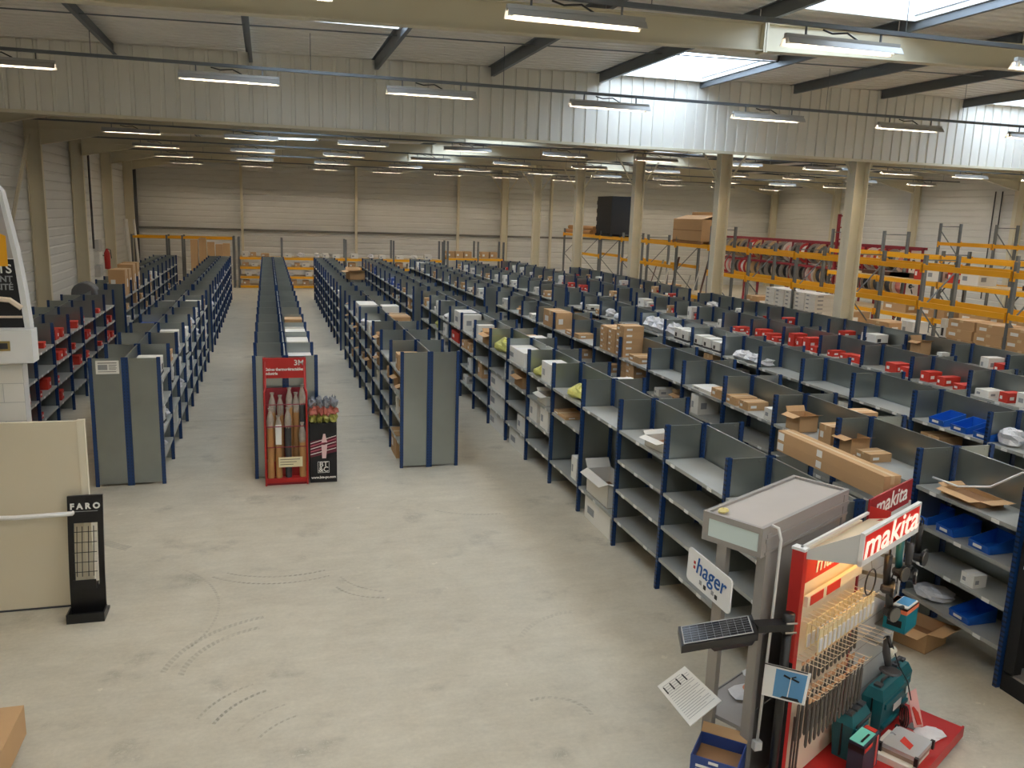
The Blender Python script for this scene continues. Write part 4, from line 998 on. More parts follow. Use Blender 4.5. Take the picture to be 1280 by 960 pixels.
front = [(-0.235, 0.075, 0.112, 0.92, kraft, 'brown tubing roll at the left end of the front row'), (-0.115, 0.075, 0.112, 0.80, kraft, 'brown tubing roll with white sheet, second in the front row'), (0.03, 0.075, 0.112, 0.92, dgrey, 'black tubing roll in the middle of the front row'), (0.245, 0.075, 0.112, 0.68, kraft, 'short brown tubing roll at the right end of the front row')]
backr = [(-0.2, 0.235, 0.342, 0.9, kraft, 'brown tubing roll standing at the back left'), (-0.08, 0.235, 0.342, 0.86, kraft, 'brown tubing roll, second in the back row'), (0.06, 0.235, 0.342, 0.98, kraft, 'brown tubing roll, third in the back row'), (0.16, 0.225, 0.342, 0.9, kraft, 'brown tubing roll, fourth in the back row'), (0.255, 0.235, 0.342, 1.02, dgrey, 'black tubing roll standing at the back right')]
for q in front + backr: roll(*q[:5], q[5]+' of the red display')
part('sheet', MB().box(-0.16, -0.07, 0.008, 0.012, 0.66, 0.98), paper, rd)
bt = thing('display_carton', 'black cardboard display box with a red light beam picture beside the red roll display', 'display box', (0.79, 13.17, 0))
bb_ = part('body', MB().box(-0.215, 0.2, 0, 0.32, 0, 0.96), blackm, bt)
part('picture_glow', MB().plate([(-0.215, -0.002, 0.42), (0.2, -0.002, 0.50), (0.2, -0.002, 0.76), (-0.215, -0.002, 0.68)], 0.003), mat('print_maroon', (96,24,44), 0.6, noise=0.3, nscale=4), bb_)
for k in range(5): part('picture_ray', MB().plate([(-0.21, -0.005, 0.46+k*0.045), (0.19, -0.005, 0.56+k*0.05), (0.19, -0.005, 0.568+k*0.05), (-0.21, -0.005, 0.472+k*0.045)], 0.003), [paper, mat('print_pink', (214,110,130), 0.6)][k % 2], bb_)
part('picture_lamp', MB().plate([(-0.03, -0.008, 0.40), (0.03, -0.008, 0.40), (0.05, -0.008, 0.62), (-0.04, -0.008, 0.62)], 0.003).plate([(-0.04, -0.008, 0.66), (0.05, -0.008, 0.66), (0.02, -0.008, 0.8), (-0.01, -0.008, 0.8)], 0.003), mat('print_pale', (222,190,192), 0.6), bb_)
fr_ = MB()
for a, b, c, d in ((-0.1, 0.08, 0.34, 0.346), (-0.1, 0.08, 0.16, 0.166), (-0.1, -0.094, 0.16, 0.346), (0.074, 0.08, 0.16, 0.346)): fr_.box(a, b, -0.004, 0, c, d)
part('emblem_frame', fr_, paper, bb_)
lettering('BT', 0.115, paper, bb_, (-0.01, -0.003, 0.298), (1, 0, 0), (0, 0, 1), 'CENTER', 0.002); lettering('&C', 0.115, paper, bb_, (-0.01, -0.003, 0.212), (1, 0, 0), (0, 0, 1), 'CENTER', 0.002)
lettering('www.bts-pc.com', 0.056, paper, bb_, (-0.01, -0.003, 0.085), (1, 0, 0), (0, 0, 1), 'CENTER', 0.0025)
for lv, (z, lb, cols) in enumerate(((0.962, 'lower', ((170,170,90),)), (1.09, 'middle', ((190,110,96),)), (1.22, 'upper', ((120,124,130),)))):
    for k in range(4):
        solo('blister_pack', MB().lump((0, 0, 0.05), (0.066, 0.12, 0.095), 11+lv*4+k, 9, 6, 0.38), [mat('pack_%d' % lv, cols[0], 0.45, noise=0.6, nscale=22)], '%s small bagged pack from the left in the %s tier of the black display box' % (nth[k], lb), 'pack', (0.63+k*0.108, 13.33, z), (0, 0, 0))

# ------------------------------------------------------------------ right foreground
TH = R(28.5); UX, UY = math.cos(TH), math.sin(TH)
GX, GY = 3.05, 5.27           # corner of the grey gondola canopy
OX, OY = 3.69, 4.84           # left end of the tool stand's board
def gw(u, v, z=0.0): return (GX+u*UX+v*UY, GY+u*UY-v*UX, z)
def ow(u, v, z=0.0): return (OX+u*UX+v*UY, OY+u*UY-v*UX, z)

g = thing('gondola_display', 'grey gondola display with a pale light box canopy in the right foreground', 'display stand', (GX, GY, 0), TH)
part('canopy_top', MB().box(0.03, 1.35, -0.455, -0.03, 2.16, 2.18), mat('canopy_dusty', (178,172,166), 0.7, noise=0.10, nscale=3), g)
cf = MB()
cf.box(0.0, 1.38, -0.03, 0.0, 1.98, 2.2); cf.box(0.0, 0.03, -0.455, -0.03, 2.155, 2.2); cf.box(0.0, 0.03, -0.455, -0.03, 1.98, 2.02); cf.box(0.0, 0.03, -0.05, -0.03, 2.02, 2.155); cf.box(1.35, 1.38, -0.455, -0.03, 1.98, 2.2)
part('canopy_frame', cf, gond, g)
part('canopy_side', MB().box(0.0, 1.38, -0.485, -0.455, 1.98, 2.2).box(0.05, 1.38, -0.495, -0.485, 2.08, 2.11).box(0.05, 1.38, -0.492, -0.485, 1.99, 2.01), gond, g)
part('light_panel', MB().box(0.004, 0.012, -0.452, -0.05, 2.02, 2.155), mat('diffuser_pale', (206,222,220), 0.35), g)
part('canopy_underside', MB().box(0.03, 1.35, -0.455, -0.03, 1.98, 1.99), gond, g)
slots = MB()
for k in range(38): slots.box(0.135, 0.141, -0.482, -0.47, 0.12+k*0.05, 0.145+k*0.05)
part('upright', MB().box(0.07, 0.135, -0.49, -0.42, 0.0, 2.14), gond, g); part('slot_row', slots, black, g, kind='stuff')
part('upright', MB().box(0.025, 0.085, -0.20, -0.12, 0.0, 1.98), gond, g)
part('upright', MB().box(1.29, 1.36, -0.49, -0.42, 0.0, 2.17), gond, g)
part('upright', MB().box(1.29, 1.36, -0.20, -0.12, 0.0, 1.98), gond, g)
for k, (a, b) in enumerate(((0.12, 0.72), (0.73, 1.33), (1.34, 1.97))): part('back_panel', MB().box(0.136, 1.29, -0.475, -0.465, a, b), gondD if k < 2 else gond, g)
part('shelf', MB().box(0.07, 1.30, -0.42, -0.03, 0.57, 0.60).box(0.07, 1.30, -0.03, -0.02, 0.54, 0.61), gond, g)
part('plinth', MB().box(0.05, 1.33, -0.44, -0.04, 0.02, 0.10), gond, g)
solo('foam_lump', MB().lump((0, 0, 0.02), (0.045, 0.03, 0.024), 4, 8, 5, 0.2), mat('foam_yellow', (222,208,140), 0.8), 'small yellow foam lump on the grey canopy edge', 'foam', gw(0.10, 0.10, 2.184))
pc = thing('power_cable', 'white power cable with a plug hanging down the grey gondola upright', 'cable', gw(0.10, 0.52))
part('lead', MB().tube([(-0.01, 0.02, 2.205), (0.03, 0.0, 2.19), (0.06, 0.0, 2.10), (0.05, -0.005, 1.6), (0.04, 0.0, 1.0), (0.03, 0.0, 0.52)], 0.011, 6), whitep, pc, smooth=True)
part('plug', MB().box(0.0, 0.06, -0.025, 0.025, 0.45, 0.52), whitep, pc)
for k, (u, v) in enumerate(((0.50, 0.22), (0.82, 0.13))):
    b_ = thing('fittings_bag', ('nearer', 'farther')[k]+' clear bag of copper coloured fittings on the gondola shelf', 'bag', gw(u, v, 0.602))
    part('bag', MB().lump((0, 0, 0.02), (0.16-0.04*k, 0.12-0.03*k, 0.025), 21+k, 10, 5, 0.12), bagm, b_); part('fittings', MB().lump((0.03, 0.0, 0.05), (0.07, 0.06, 0.035), 31+k, 8, 5, 0.3), copper, b_)

# tilted white sign with the blue name
hg_ = thing('sign_board', 'white sign board with blue lettering and coloured dots on the gondola upright', 'sign', (GX, GY, 0), TH)
def L3(u, v, z): return Vector((u, -v, z))
c4 = [L3(0.075, -0.145, 1.595), L3(-0.145, 0.365, 1.55), L3(-0.12, 0.355, 1.805), L3(0.10, -0.155, 1.85)]
c4[2] = c4[1] + c4[3] - c4[0]
def rounded(c, r, m, t, par, name):
    rt = (c[1]-c[0]); upv = (c[3]-c[0]); mbb = MB(); pts = []
    for cx, cy, a0 in ((1-r, 1-r*2, 0), (r, 1-r*2, 90), (r, r*2, 180), (1-r, r*2, 270)):
        for k in range(4):
            a = R(a0+30*k); pts.append((cx+r*math.cos(a), cy+2*r*math.sin(a)))
    nr = rt.cross(upv).normalized()
    def fn(a, b, tt):
        return c[0]*(1-a)*(1-b)+c[1]*a*(1-b)+c[2]*a*b+c[3]*(1-a)*b + nr*tt
    return part(name, mbb.prism(pts, fn, -t/2, t/2), m, par), fn, rt, upv, nr
hbd, fn, rt, upv, nr = rounded(c4, 0.06, whitep, 0.012, hg_, 'board')
sg = 1 if nr.dot(Vector((-1, 0.3, 0))) > 0 else -1
lettering('hager', 0.17, inkb, hbd, fn(0.22, 0.62, 0.0085*sg), rt*1.0, upv, 'LEFT', 0.0012, name='lettering')
for k, (a, b) in enumerate(((0.17, 0.66), (0.17, 0.52))):
    part('dot', MB().obox(fn(a, b, 0.008*sg), (0.02, 0.02, 0.004), (rt.normalized(), upv.normalized(), nr)), redp, hbd)
for k, a in enumerate((0.34, 0.44, 0.62, 0.70)):
    part('mark', MB().obox(fn(a, 0.22 if k % 2 == 0 else 0.18, 0.008*sg), (0.028, 0.03, 0.004), (rt.normalized(), upv.normalized(), nr)), black if k % 2 else inkg, hbd)
part('bracket', MB().bar(L3(0.0, 0.13, 1.62), L3(0.05, 0.15, 1.62), 0.03, 0.08), gond, hg_)

# price list booklet
bk = thing('booklet', 'white price list booklet held open in front of the gondola upright', 'booklet', (GX, GY, 0), TH)
q4 = [L3(-0.215, -0.144, 0.791), L3(-0.249, 0.189, 0.631), L3(-0.026, 0.299, 0.799), L3(-0.023, -0.039, 0.931)]
pg_ = part('pages', MB().plate(q4, 0.022), paper, bk)
nn = (q4[1]-q4[0]).cross(q4[3]-q4[0]).normalized(); nn = nn if nn.z > 0 else -nn
def bq(a, b, o=0.013): return q4[0]*(1-a)*(1-b)+q4[1]*a*(1-b)+q4[2]*a*b+q4[3]*(1-a)*b+nn*o
tl_ = MB()
for i in range(17): tl_.plate([bq(0.08+0.05*i, 0.08), bq(0.08+0.05*i, 0.92-0.2*(i % 3 == 0)), bq(0.088+0.05*i, 0.92-0.2*(i % 3 == 0)), bq(0.088+0.05*i, 0.08)], 0.001)
part('print_line', tl_, inkg, pg_, kind='stuff')
for k in range(4): part('picture', MB().plate([bq(0.10, 0.22*k+0.08), bq(0.26, 0.22*k+0.08), bq(0.26, 0.22*k+0.12), bq(0.10, 0.22*k+0.12)], 0.002), ink, pg_)
part('clip', MB().bar(bq(0.9, 0.9, 0), L3(0.04, 0.16, 0.80), 0.02, 0.02), gond, bk)

# solar street light on its black pole, with the picture card
PX, PY, _ = gw(0.08, 0.70)
sl = thing('solar_street_light', 'black solar street light with a slatted solar panel on a black pole', 'street light', (PX, PY, 0))
part('pole', MB().lathe([(0.032, 0.02), (0.032, 1.60)], 12), black, sl, smooth=True); part('pole_foot', MB().lathe([(0.11, 0.0), (0.11, 0.02)], 14), black, sl)
hv = Vector((3.30, 4.86, 1.46)) - Vector((PX, PY, 0)); pv = lambda x, y, z: Vector((x-PX, y-PY, z))
A_, B_, C_, D_ = pv(2.655, 4.80, 1.555), pv(3.26, 4.85, 1.555), pv(3.15, 4.587, 1.555), pv(2.55, 4.544, 1.555)
part('panel_housing', MB().hexa([q-Vector((0, 0, 0.05)) for q in (D_, C_, B_, A_)] + [q+Vector((0, 0, 0.0)) for q in (D_, C_, B_, A_)]), black, sl)
def sp_(a, b, o): return D_*(1-a)*(1-b)+C_*a*(1-b)+B_*a*b+A_*(1-a)*b+Vector((0, 0, o))
sc0 = part('solar_cells', MB().plate([sp_(0.04, 0.08, 0.003), sp_(0.93, 0.08, 0.003), sp_(0.93, 0.92, 0.003), sp_(0.04, 0.92, 0.003)], 0.004), mat('solar_cell', (26,28,36), 0.2), sl)
cl_ = MB()
for k in range(10): cl_.plate([sp_(0.04+0.099*k-0.0015, 0.08, 0.007), sp_(0.04+0.099*k+0.0015, 0.08, 0.007), sp_(0.04+0.099*k+0.0015, 0.92, 0.007), sp_(0.04+0.099*k-0.0015, 0.92, 0.007)], 0.001)
for k in range(8): cl_.plate([sp_(0.04, 0.10+0.115*k-0.003, 0.007), sp_(0.93, 0.10+0.115*k-0.003, 0.007), sp_(0.93, 0.10+0.115*k+0.003, 0.007), sp_(0.04, 0.10+0.115*k+0.003, 0.007)], 0.001)
part('cell_line', cl_, inkg, sc0, kind='stuff')
fm = MB()
for a0, b0, a1, b1 in ((0.03, 0.06, 0.94, 0.08), (0.03, 0.92, 0.94, 0.94), (0.03, 0.06, 0.042, 0.94), (0.928, 0.06, 0.94, 0.94)): fm.plate([sp_(a0, b0, 0.006), sp_(a1, b0, 0.006), sp_(a1, b1, 0.006), sp_(a0, b1, 0.006)], 0.003)
part('panel_border', fm, lgrey, sl)
part('lamp_head', MB().hexa([sp_(0.45, 0.2, -0.11), sp_(0.95, 0.2, -0.11), sp_(0.95, 0.8, -0.11), sp_(0.45, 0.8, -0.11), sp_(0.35, 0.12, -0.05), sp_(1.0, 0.12, -0.05), sp_(1.0, 0.88, -0.05), sp_(0.35, 0.88, -0.05)]), black, sl)
e0 = (sp_(1.0, 0.5, -0.02))
part('bracket', MB().bar(e0, Vector((0, 0, 1.535)), 0.10, 0.05), black, sl); part('sleeve', MB().lathe([(0.042, 1.47), (0.042, 1.62)], 12), black, sl, smooth=True)
for z_ in (1.50, 1.57): part('clamp_bolt', MB().tube([(-0.05, -0.05, z_), (0.03, -0.06, z_)], 0.008, 6), steel, sl)
cd = thing('photo_card', 'picture card of a street light against a blue sky fixed to the black pole', 'card', (GX, GY, 0), TH)
k4 = [L3(-0.019, 0.604, 0.99), L3(-0.068, 0.942, 1.082), L3(0.011, 0.932, 1.287), L3(0.066, 0.568, 1.193)]
cd_ = part('card', MB().plate(k4, 0.006), paper, cd)
kn = (k4[1]-k4[0]).cross(k4[3]-k4[0]).normalized(); kn = kn if kn.x < 0 else -kn
def kq(a, b, o): return k4[0]*(1-a)*(1-b)+k4[1]*a*(1-b)+k4[2]*a*b+k4[3]*(1-a)*b+kn*o
part('picture', MB().plate([kq(0.27, 0.05, 0.005), kq(0.95, 0.05, 0.005), kq(0.95, 0.9, 0.005), kq(0.27, 0.9, 0.005)], 0.002), mat('print_sky', (92,146,190), 0.6), cd_)
pm = MB(); pm.plate([kq(0.60, 0.08, 0.008), kq(0.625, 0.08, 0.008), kq(0.635, 0.74, 0.008), kq(0.62, 0.74, 0.008)], 0.001)
part('picture_pole', pm, paper, cd_)
pm = MB(); pm.plate([kq(0.45, 0.72, 0.008), kq(0.62, 0.66, 0.008), kq(0.64, 0.71, 0.008), kq(0.47, 0.78, 0.008)], 0.001).plate([kq(0.62, 0.68, 0.008), kq(0.80, 0.62, 0.008), kq(0.82, 0.67, 0.008), kq(0.64, 0.73, 0.008)], 0.001).plate([kq(0.60, 0.72, 0.008), kq(0.72, 0.80, 0.008), kq(0.74, 0.77, 0.008), kq(0.64, 0.70, 0.008)], 0.001)
pm.plate([kq(0.45, 0.05, 0.008), kq(0.9, 0.05, 0.008), kq(0.85, 0.14, 0.008), kq(0.5, 0.12, 0.008)], 0.001)
part('picture_lamps', pm, black, cd_); part('picture_bar', MB().plate([kq(0.0, 0.95, 0.005), kq(0.95, 0.95, 0.005), kq(0.95, 0.99, 0.005), kq(0.0, 0.99, 0.005)], 0.002), ink, cd_)

# blue product box standing on the floor in front of the gondola
bb = thing('product_box', 'open blue product box with white print on the floor before the gondola', 'box', (3.10, 4.86, 0), R(-42))
bbm = mat('blue_product_card', (40,66,130), 0.5); t_ = 0.008
part('body', MB().box(-0.17, 0.17, -0.16, -0.16+t_, 0, 0.5).box(-0.17, 0.17, 0.16-t_, 0.16, 0, 0.5).box(-0.17, -0.17+t_, -0.15, 0.15, 0, 0.5).box(0.17-t_, 0.17, -0.15, 0.15, 0, 0.5).box(-0.17, 0.17, -0.16, 0.16, 0, 0.01), bbm, bb)
part('lining', MB().box(-0.16, 0.16, -0.15, 0.15, 0.4, 0.41), cardD, bb)
part('flap', MB().plate([(-0.17, 0.16, 0.5), (0.17, 0.16, 0.5), (0.17, 0.22, 0.55), (-0.17, 0.22, 0.55)], 0.006), card, bb)
pm = MB()
for z_, a, b in ((0.43, -0.13, 0.11), (0.395, -0.13, 0.15)): pm.box(a, b, -0.164, -0.16, z_-0.01, z_+0.01)
pm.box(-0.04, 0.03, -0.164, -0.16, 0.465, 0.485)
part('print_line', pm, paper, bb); part('picture', MB().box(-0.11, 0.15, -0.164, -0.16, 0.05, 0.33), black, bb)
part('side_mark', MB().box(-0.174, -0.17, -0.1, 0.08, 0.40, 0.44), inkg, bb)

# ---- power tool stand
ts = thing('tool_display_stand', 'white and red power tool display stand with lit red header board', 'display stand', (OX, OY, 0), TH)
u0, u1, uM = -0.14, 1.84, 0.86
part('platform', MB().box(u0, 1.84, -0.66, 0.06, 0.02, 0.12), redp, ts); part('platform_lip', MB().box(u0, 1.85, -0.675, -0.66, 0.03, 0.13), redp, ts)
part('caster', MB().lathe([(0.03, -0.02), (0.03, 0.02)], 8, 0, 'y', (1.6, -0.6, 0.03)), whitep, ts)
part('backboard', MB().box(u0+0.03, uM, 0.0, 0.025, 0.13, 2.03), beige, ts); part('backboard', MB().box(uM+0.03, u1, 0.0, 0.025, 0.13, 1.96), lgrey, ts)
for k in range(7): part('board_seam', MB().box(uM+0.03, u1, -0.002, 0.0, 0.4+0.22*k, 0.405+0.22*k), gond, ts)
part('upright', MB().box(u0-0.03, u0+0.03, -0.03, 0.06, 0.1, 2.05), redp, ts); part('upright', MB().box(uM, uM+0.03, -0.012, 0.04, 0.1, 2.0), redd, ts); part('upright', MB().box(u1-0.02, u1+0.01, -0.005, 0.04, 0.1, 1.98), lgrey, ts)
part('end_cap', MB().box(u0-0.035, u0+0.035, -0.035, 0.065, 2.05, 2.07), whitep, ts)
part('side_plate', MB().box(u0-0.034, u0-0.03, -0.03, 0.04, 0.1, 1.2), blackm, ts)
# canopy header: a cheek, a lit front and its top
hz0, hz1 = 1.97, 2.20; hu0, hu1, hvv = 0.10, 1.13, 0.30
part('header_cheek', MB().prism([(u0+0.03, 0.0, ), (hu0, -hvv)], lambda a, b, t: (a, b, t), 0, 0) if False else MB().hexa([(u0, -0.02, 1.99), (u0+0.012, -0.02, 1.99), (hu0+0.012, -hvv, hz0), (hu0, -hvv, hz0), (u0, -0.02, 2.05), (u0+0.012, -0.02, 2.05), (hu0+0.012, -hvv, hz1), (hu0, -hvv, hz1)]), lgrey, ts)
hb_ = part('header_board', MB().box(hu0, hu1, -hvv-0.02, -hvv, hz0, hz1), mat('backlit_red', (206,36,28), 0.45, emit=((214,40,24), 0.15)), ts)
hf = MB()
for a, b, c, d in ((hu0-0.008, hu1+0.008, hz1-0.012, hz1+0.008), (hu0-0.008, hu1+0.008, hz0-0.008, hz0+0.035), (hu0-0.008, hu0+0.01, hz0, hz1), (hu1-0.01, hu1+0.008, hz0, hz1)): hf.box(a, b, -hvv-0.026, -hvv+0.004, c, d)
part('header_frame', hf, whitep, ts)
lettering('makita', 0.265, mat('backlit_white', (255,244,232), 0.5, emit=((255,236,214), 0.35)), hb_, ((hu0+hu1)/2, -hvv-0.024, hz0+0.12), (1, 0, 0), (0, 0, 1), 'CENTER', 0.003, 0.12, 1.42, 'lettering')
part('header_tray', MB().hexa([(hu0, -hvv, 2.03), (hu1, -hvv, 2.03), (hu1, 0, 2.0), (hu0-0.2, 0, 2.0), (hu0, -hvv, 2.045), (hu1, -hvv, 2.045), (hu1, 0, 2.015), (hu0-0.2, 0, 2.015)]), mat('tray_cream', (214,200,170), 0.6), ts)
part('tray_rail', MB().bar((u0, 0.012, 2.06), (hu1, 0.012, 2.06), 0.02, 0.02), whitep, ts)
rh_ = part('rear_header', MB().box(0.98, u1+0.02, 0.004, 0.02, 1.96, 2.17), mat('rear_header_red', (150,30,36), 0.5), ts)
lettering('makita', 0.2, paper, rh_, (1.43, 0.003, 2.07), (1, 0, 0), (0, 0, 1), 'CENTER', 0.002, 0.12, 1.25, 'lettering')
part('rear_header_fold', MB().plate([(0.98, 0.0, 1.98), (1.1, -0.12, 1.98), (1.1, -0.12, 2.08), (0.98, 0.0, 2.12)], 0.004).plate([(0.86, 0.0, 2.0), (1.0, -0.1, 2.03), (1.14, -0.02, 2.0), (1.0, 0.0, 1.99)], 0.004), redp, ts)
tp_ = part('topper_sign', MB().box(u0+0.05, uM-0.08, -0.012, 0.0, 1.78, 1.97), redc, ts)
lettering('makita', 0.19, paper, tp_, ((u0+uM)/2, -0.016, 1.88), (1, 0, 0), (0, 0, 1), 'CENTER', 0.002, 0.12, 1.15, 'lettering')
part('price_rail', MB().box(u0+0.04, uM-0.05, -0.06, -0.03, 1.62, 1.70), beige, ts); part('rail_label', MB().box(u0+0.08, 0.14, -0.064, -0.06, 1.625, 1.695), redc, ts); part('rail_label', MB().box(0.2, 0.42, -0.064, -0.06, 1.625, 1.695), redc, ts)
lp = part('lamp_tube', MB().tube([(0.05, -0.2, 1.985), (1.05, -0.2, 1.985)], 0.014, 6), mat('warm_tube', (255,230,180), 0.4, emit=((255,206,130), 14.0)), ts)
hook = MB().tube([(0, 0, 0), (0, -0.20, 0.0), (0, -0.215, 0.02)], 0.0035, 4).mesh('hook', [beige])
ROWS = [(1.50, 13, -0.08, 0.80), (1.20, 14, -0.08, 0.82), (0.95, 14, -0.08, 0.82)]
for z_, n_, a, b in ROWS:
    for k in range(n_): part('hook', hook, None, ts, (a+(b-a)*k/(n_-1), 0, z_))
for k in range(5): part('hook', hook, None, ts, (0.92+0.07*k, 0, 1.02))
bit = MB().lathe([(0.004, 0.0), (0.010, 0.02), (0.010, 0.30), (0.006, 0.31), (0.006, 0.36)], 6).box(-0.018, 0.018, -0.004, 0.004, 0.36, 0.40, 1).mesh('drill_bit', [bitm, mat('tag_beige', (206,160,120), 0.6)])
for z_, n_, a, b, ln, lab in ((0.95, 14, -0.08, 0.82, 1.0, 'long drill bit hanging in the lower row of the tool stand'), (1.20, 14, -0.08, 0.82, 0.55, 'short drill bit hanging in the middle row of the tool stand')):
    for k in range(n_):
        for q in range(2 if ln > 0.8 else 1):
            u = a+(b-a)*k/(n_-1)
            solo('drill_bit', bit, None, lab, 'drill bit', ow(u, 0.07+q*0.08, z_-0.005-0.40*ln), (0, 0, TH), (1.15, 1.15, ln*(1.0-0.03*(k % 3))), lab.split(' hanging')[0]+'s on the '+lab.split('in the ')[1])
for k in range(3):
    solo('chisel_rod', MB().lathe([(0.006, 0), (0.009, 0.03), (0.009, 0.62)], 6), bitm, '%s long thin chisel rod at the left foot of the tool stand' % nth[k], 'rod', ow(-0.08+0.05*k, 0.05, 0.125))
pk = MB().box(-0.026, 0.026, -0.004, 0.004, 0, 0.2).box(-0.02, 0.02, -0.012, -0.004, 0.02, 0.12, 1).mesh('blister_card', [mat('blister_cream', (224,206,160), 0.4, noise=0.1, nscale=9), bagm])
for k in range(13):
    for q in range(2):
        solo('blister_card', pk, None, 'cream blister card hanging in the upper row of the tool stand', 'card', ow(-0.08+0.88*k/12, 0.08+q*0.09, 1.50-0.195), (0, 0, TH), (1, 1, 1), 'blister cards in the upper row')
def grinder(u, v, z, rz, lab, body):
    t = thing('power_tool', lab, 'power tool', ow(u, v, z), TH+rz)
    part('body', MB().tube([(0, 0, 0.24), (0, 0, 0.1), (0, -0.01, 0.0)], 0.03, 8, radii=[0.032, 0.028, 0.03]), body, t, smooth=True)
    part('gear_head', MB().lathe([(0.03, -0.05), (0.042, -0.03), (0.042, 0.03), (0.025, 0.05)], 10, 0, 'y', (0, -0.02, -0.04)), dgrey, t)
    part('disc', MB().lathe([(0.062, -0.004), (0.062, 0.004)], 14, 0, 'y', (0, -0.075, -0.04)), steel, t); part('guard', MB().lathe([(0.068, -0.004), (0.068, 0.016), (0.05, 0.018)], 14, 0, 'y', (0, -0.068, -0.035)), black, t)
    part('side_handle', MB().tube([(0.03, -0.02, -0.03), (0.15, -0.03, -0.02)], 0.016, 8), black, t)
    part('cord', MB().tube([(0, 0, 0.24), (0.02, 0.0, 0.30), (0.07, 0.0, 0.26), (0.08, 0.0, 0.1)], 0.006, 5), black, t)
    part('hook_bracket', MB().bar((0, 0.0, 0.05), (0, v, 0.05), 0.015, 0.03), steel, t)
grinder(1.0, 0.18, 1.52, 0.2, 'black angle grinder hanging under the lit header, nearest of the hung tools', black)
grinder(1.22, 0.18, 1.60, -0.2, 'dark teal angle grinder hanging highest at the middle of the hung tools', teal)
grinder(1.45, 0.18, 1.50, 0.3, 'black angle grinder hanging beside the teal one on the grey board', dgrey)
grinder(1.62, 0.18, 1.62, 0.0, 'black grinder hanging at the far edge of the grey board', black)
grinder(1.15, 0.17, 1.27, -0.3, 'grey angle grinder hanging in the second row of hung tools', dgrey)
def saw(u, v, z, lab):
    t = thing('power_tool', lab, 'power tool', ow(u, v, z), TH-0.2); t.scale = (0.8, 0.8, 0.8)
    part('body', MB().tube([(0, 0, 0.2), (0, -0.02, 0.05), (0.0, -0.06, -0.08)], 0.045, 9, radii=[0.026, 0.04, 0.036]), dgrey, t, smooth=True)
    part('sole_plate', MB().lathe([(0.09, -0.012), (0.11, 0.0), (0.09, 0.012)], 14, 0, 'z', (0.0, -0.09, -0.13)), dgrey, t)
    part('motor_cap', MB().lathe([(0.03, 0), (0.05, 0.02), (0.045, 0.1)], 10, 0, 'x', (0.02, -0.02, 0.04)), mat('tool_ivory', (214,212,196), 0.5), t)
    part('handle', MB().tube([(0, 0.0, 0.2), (-0.05, -0.05, 0.24), (-0.08, -0.11, 0.16)], 0.02, 7), black, t, smooth=True)
    part('cord', MB().tube([(0, 0, 0.2), (0.07, -0.04, 0.10), (0.12, -0.10, -0.10), (0.22, -0.16, -0.28), (0.33, -0.16, -0.52)], 0.007, 5), black, t)
    part('hook_bracket', MB().bar((0, 0, 0.1), (0, v/0.8, 0.1), 0.015, 0.03), steel, t)
saw(1.12, 0.2, 0.86, 'grey and ivory sander hanging above the large teal case')
hd = thing('steel_hoop', 'black wire hoop hanging under the left end of the lit header', 'hoop', ow(0.42, 0.28, 1.84), TH)
part('ring', MB().tube([(0.09*math.cos(2*math.pi*k/16), 0, -0.1+0.1*math.sin(2*math.pi*k/16)) for k in range(17)], 0.006, 5), black, hd); part('hook', MB().tube([(0, 0, 0.0), (0, 0.02, 0.11)], 0.004, 4), steel, hd)
def tealbox(u, v, z):
    t = thing('product_box', 'teal product box with an orange and blue top on a bracket of the grey board', 'box', ow(u, v, z), TH)
    part('body', MB().box(-0.13, 0.13, -0.09, 0.09, 0, 0.2), tealb, t); part('band', MB().box(-0.132, 0.132, -0.092, 0.092, 0.165, 0.2), mat('print_orange', (226,120,84), 0.6), t)
    part('leaflet', MB().box(-0.09, 0.13, -0.08, 0.04, 0.202, 0.215), paper, t); part('picture', MB().box(-0.05, 0.12, -0.07, 0.03, 0.216, 0.219), mat('print_blue', (70,150,200), 0.6), t); part('mark', MB().box(-0.133, -0.13, -0.06, 0.06, 0.04, 0.10), black, t)
    part('bracket', MB().box(-0.12, 0.12, -0.09, v-0.002, -0.012, 0.0), steel, t)
tealbox(1.50, 0.16, 0.98)
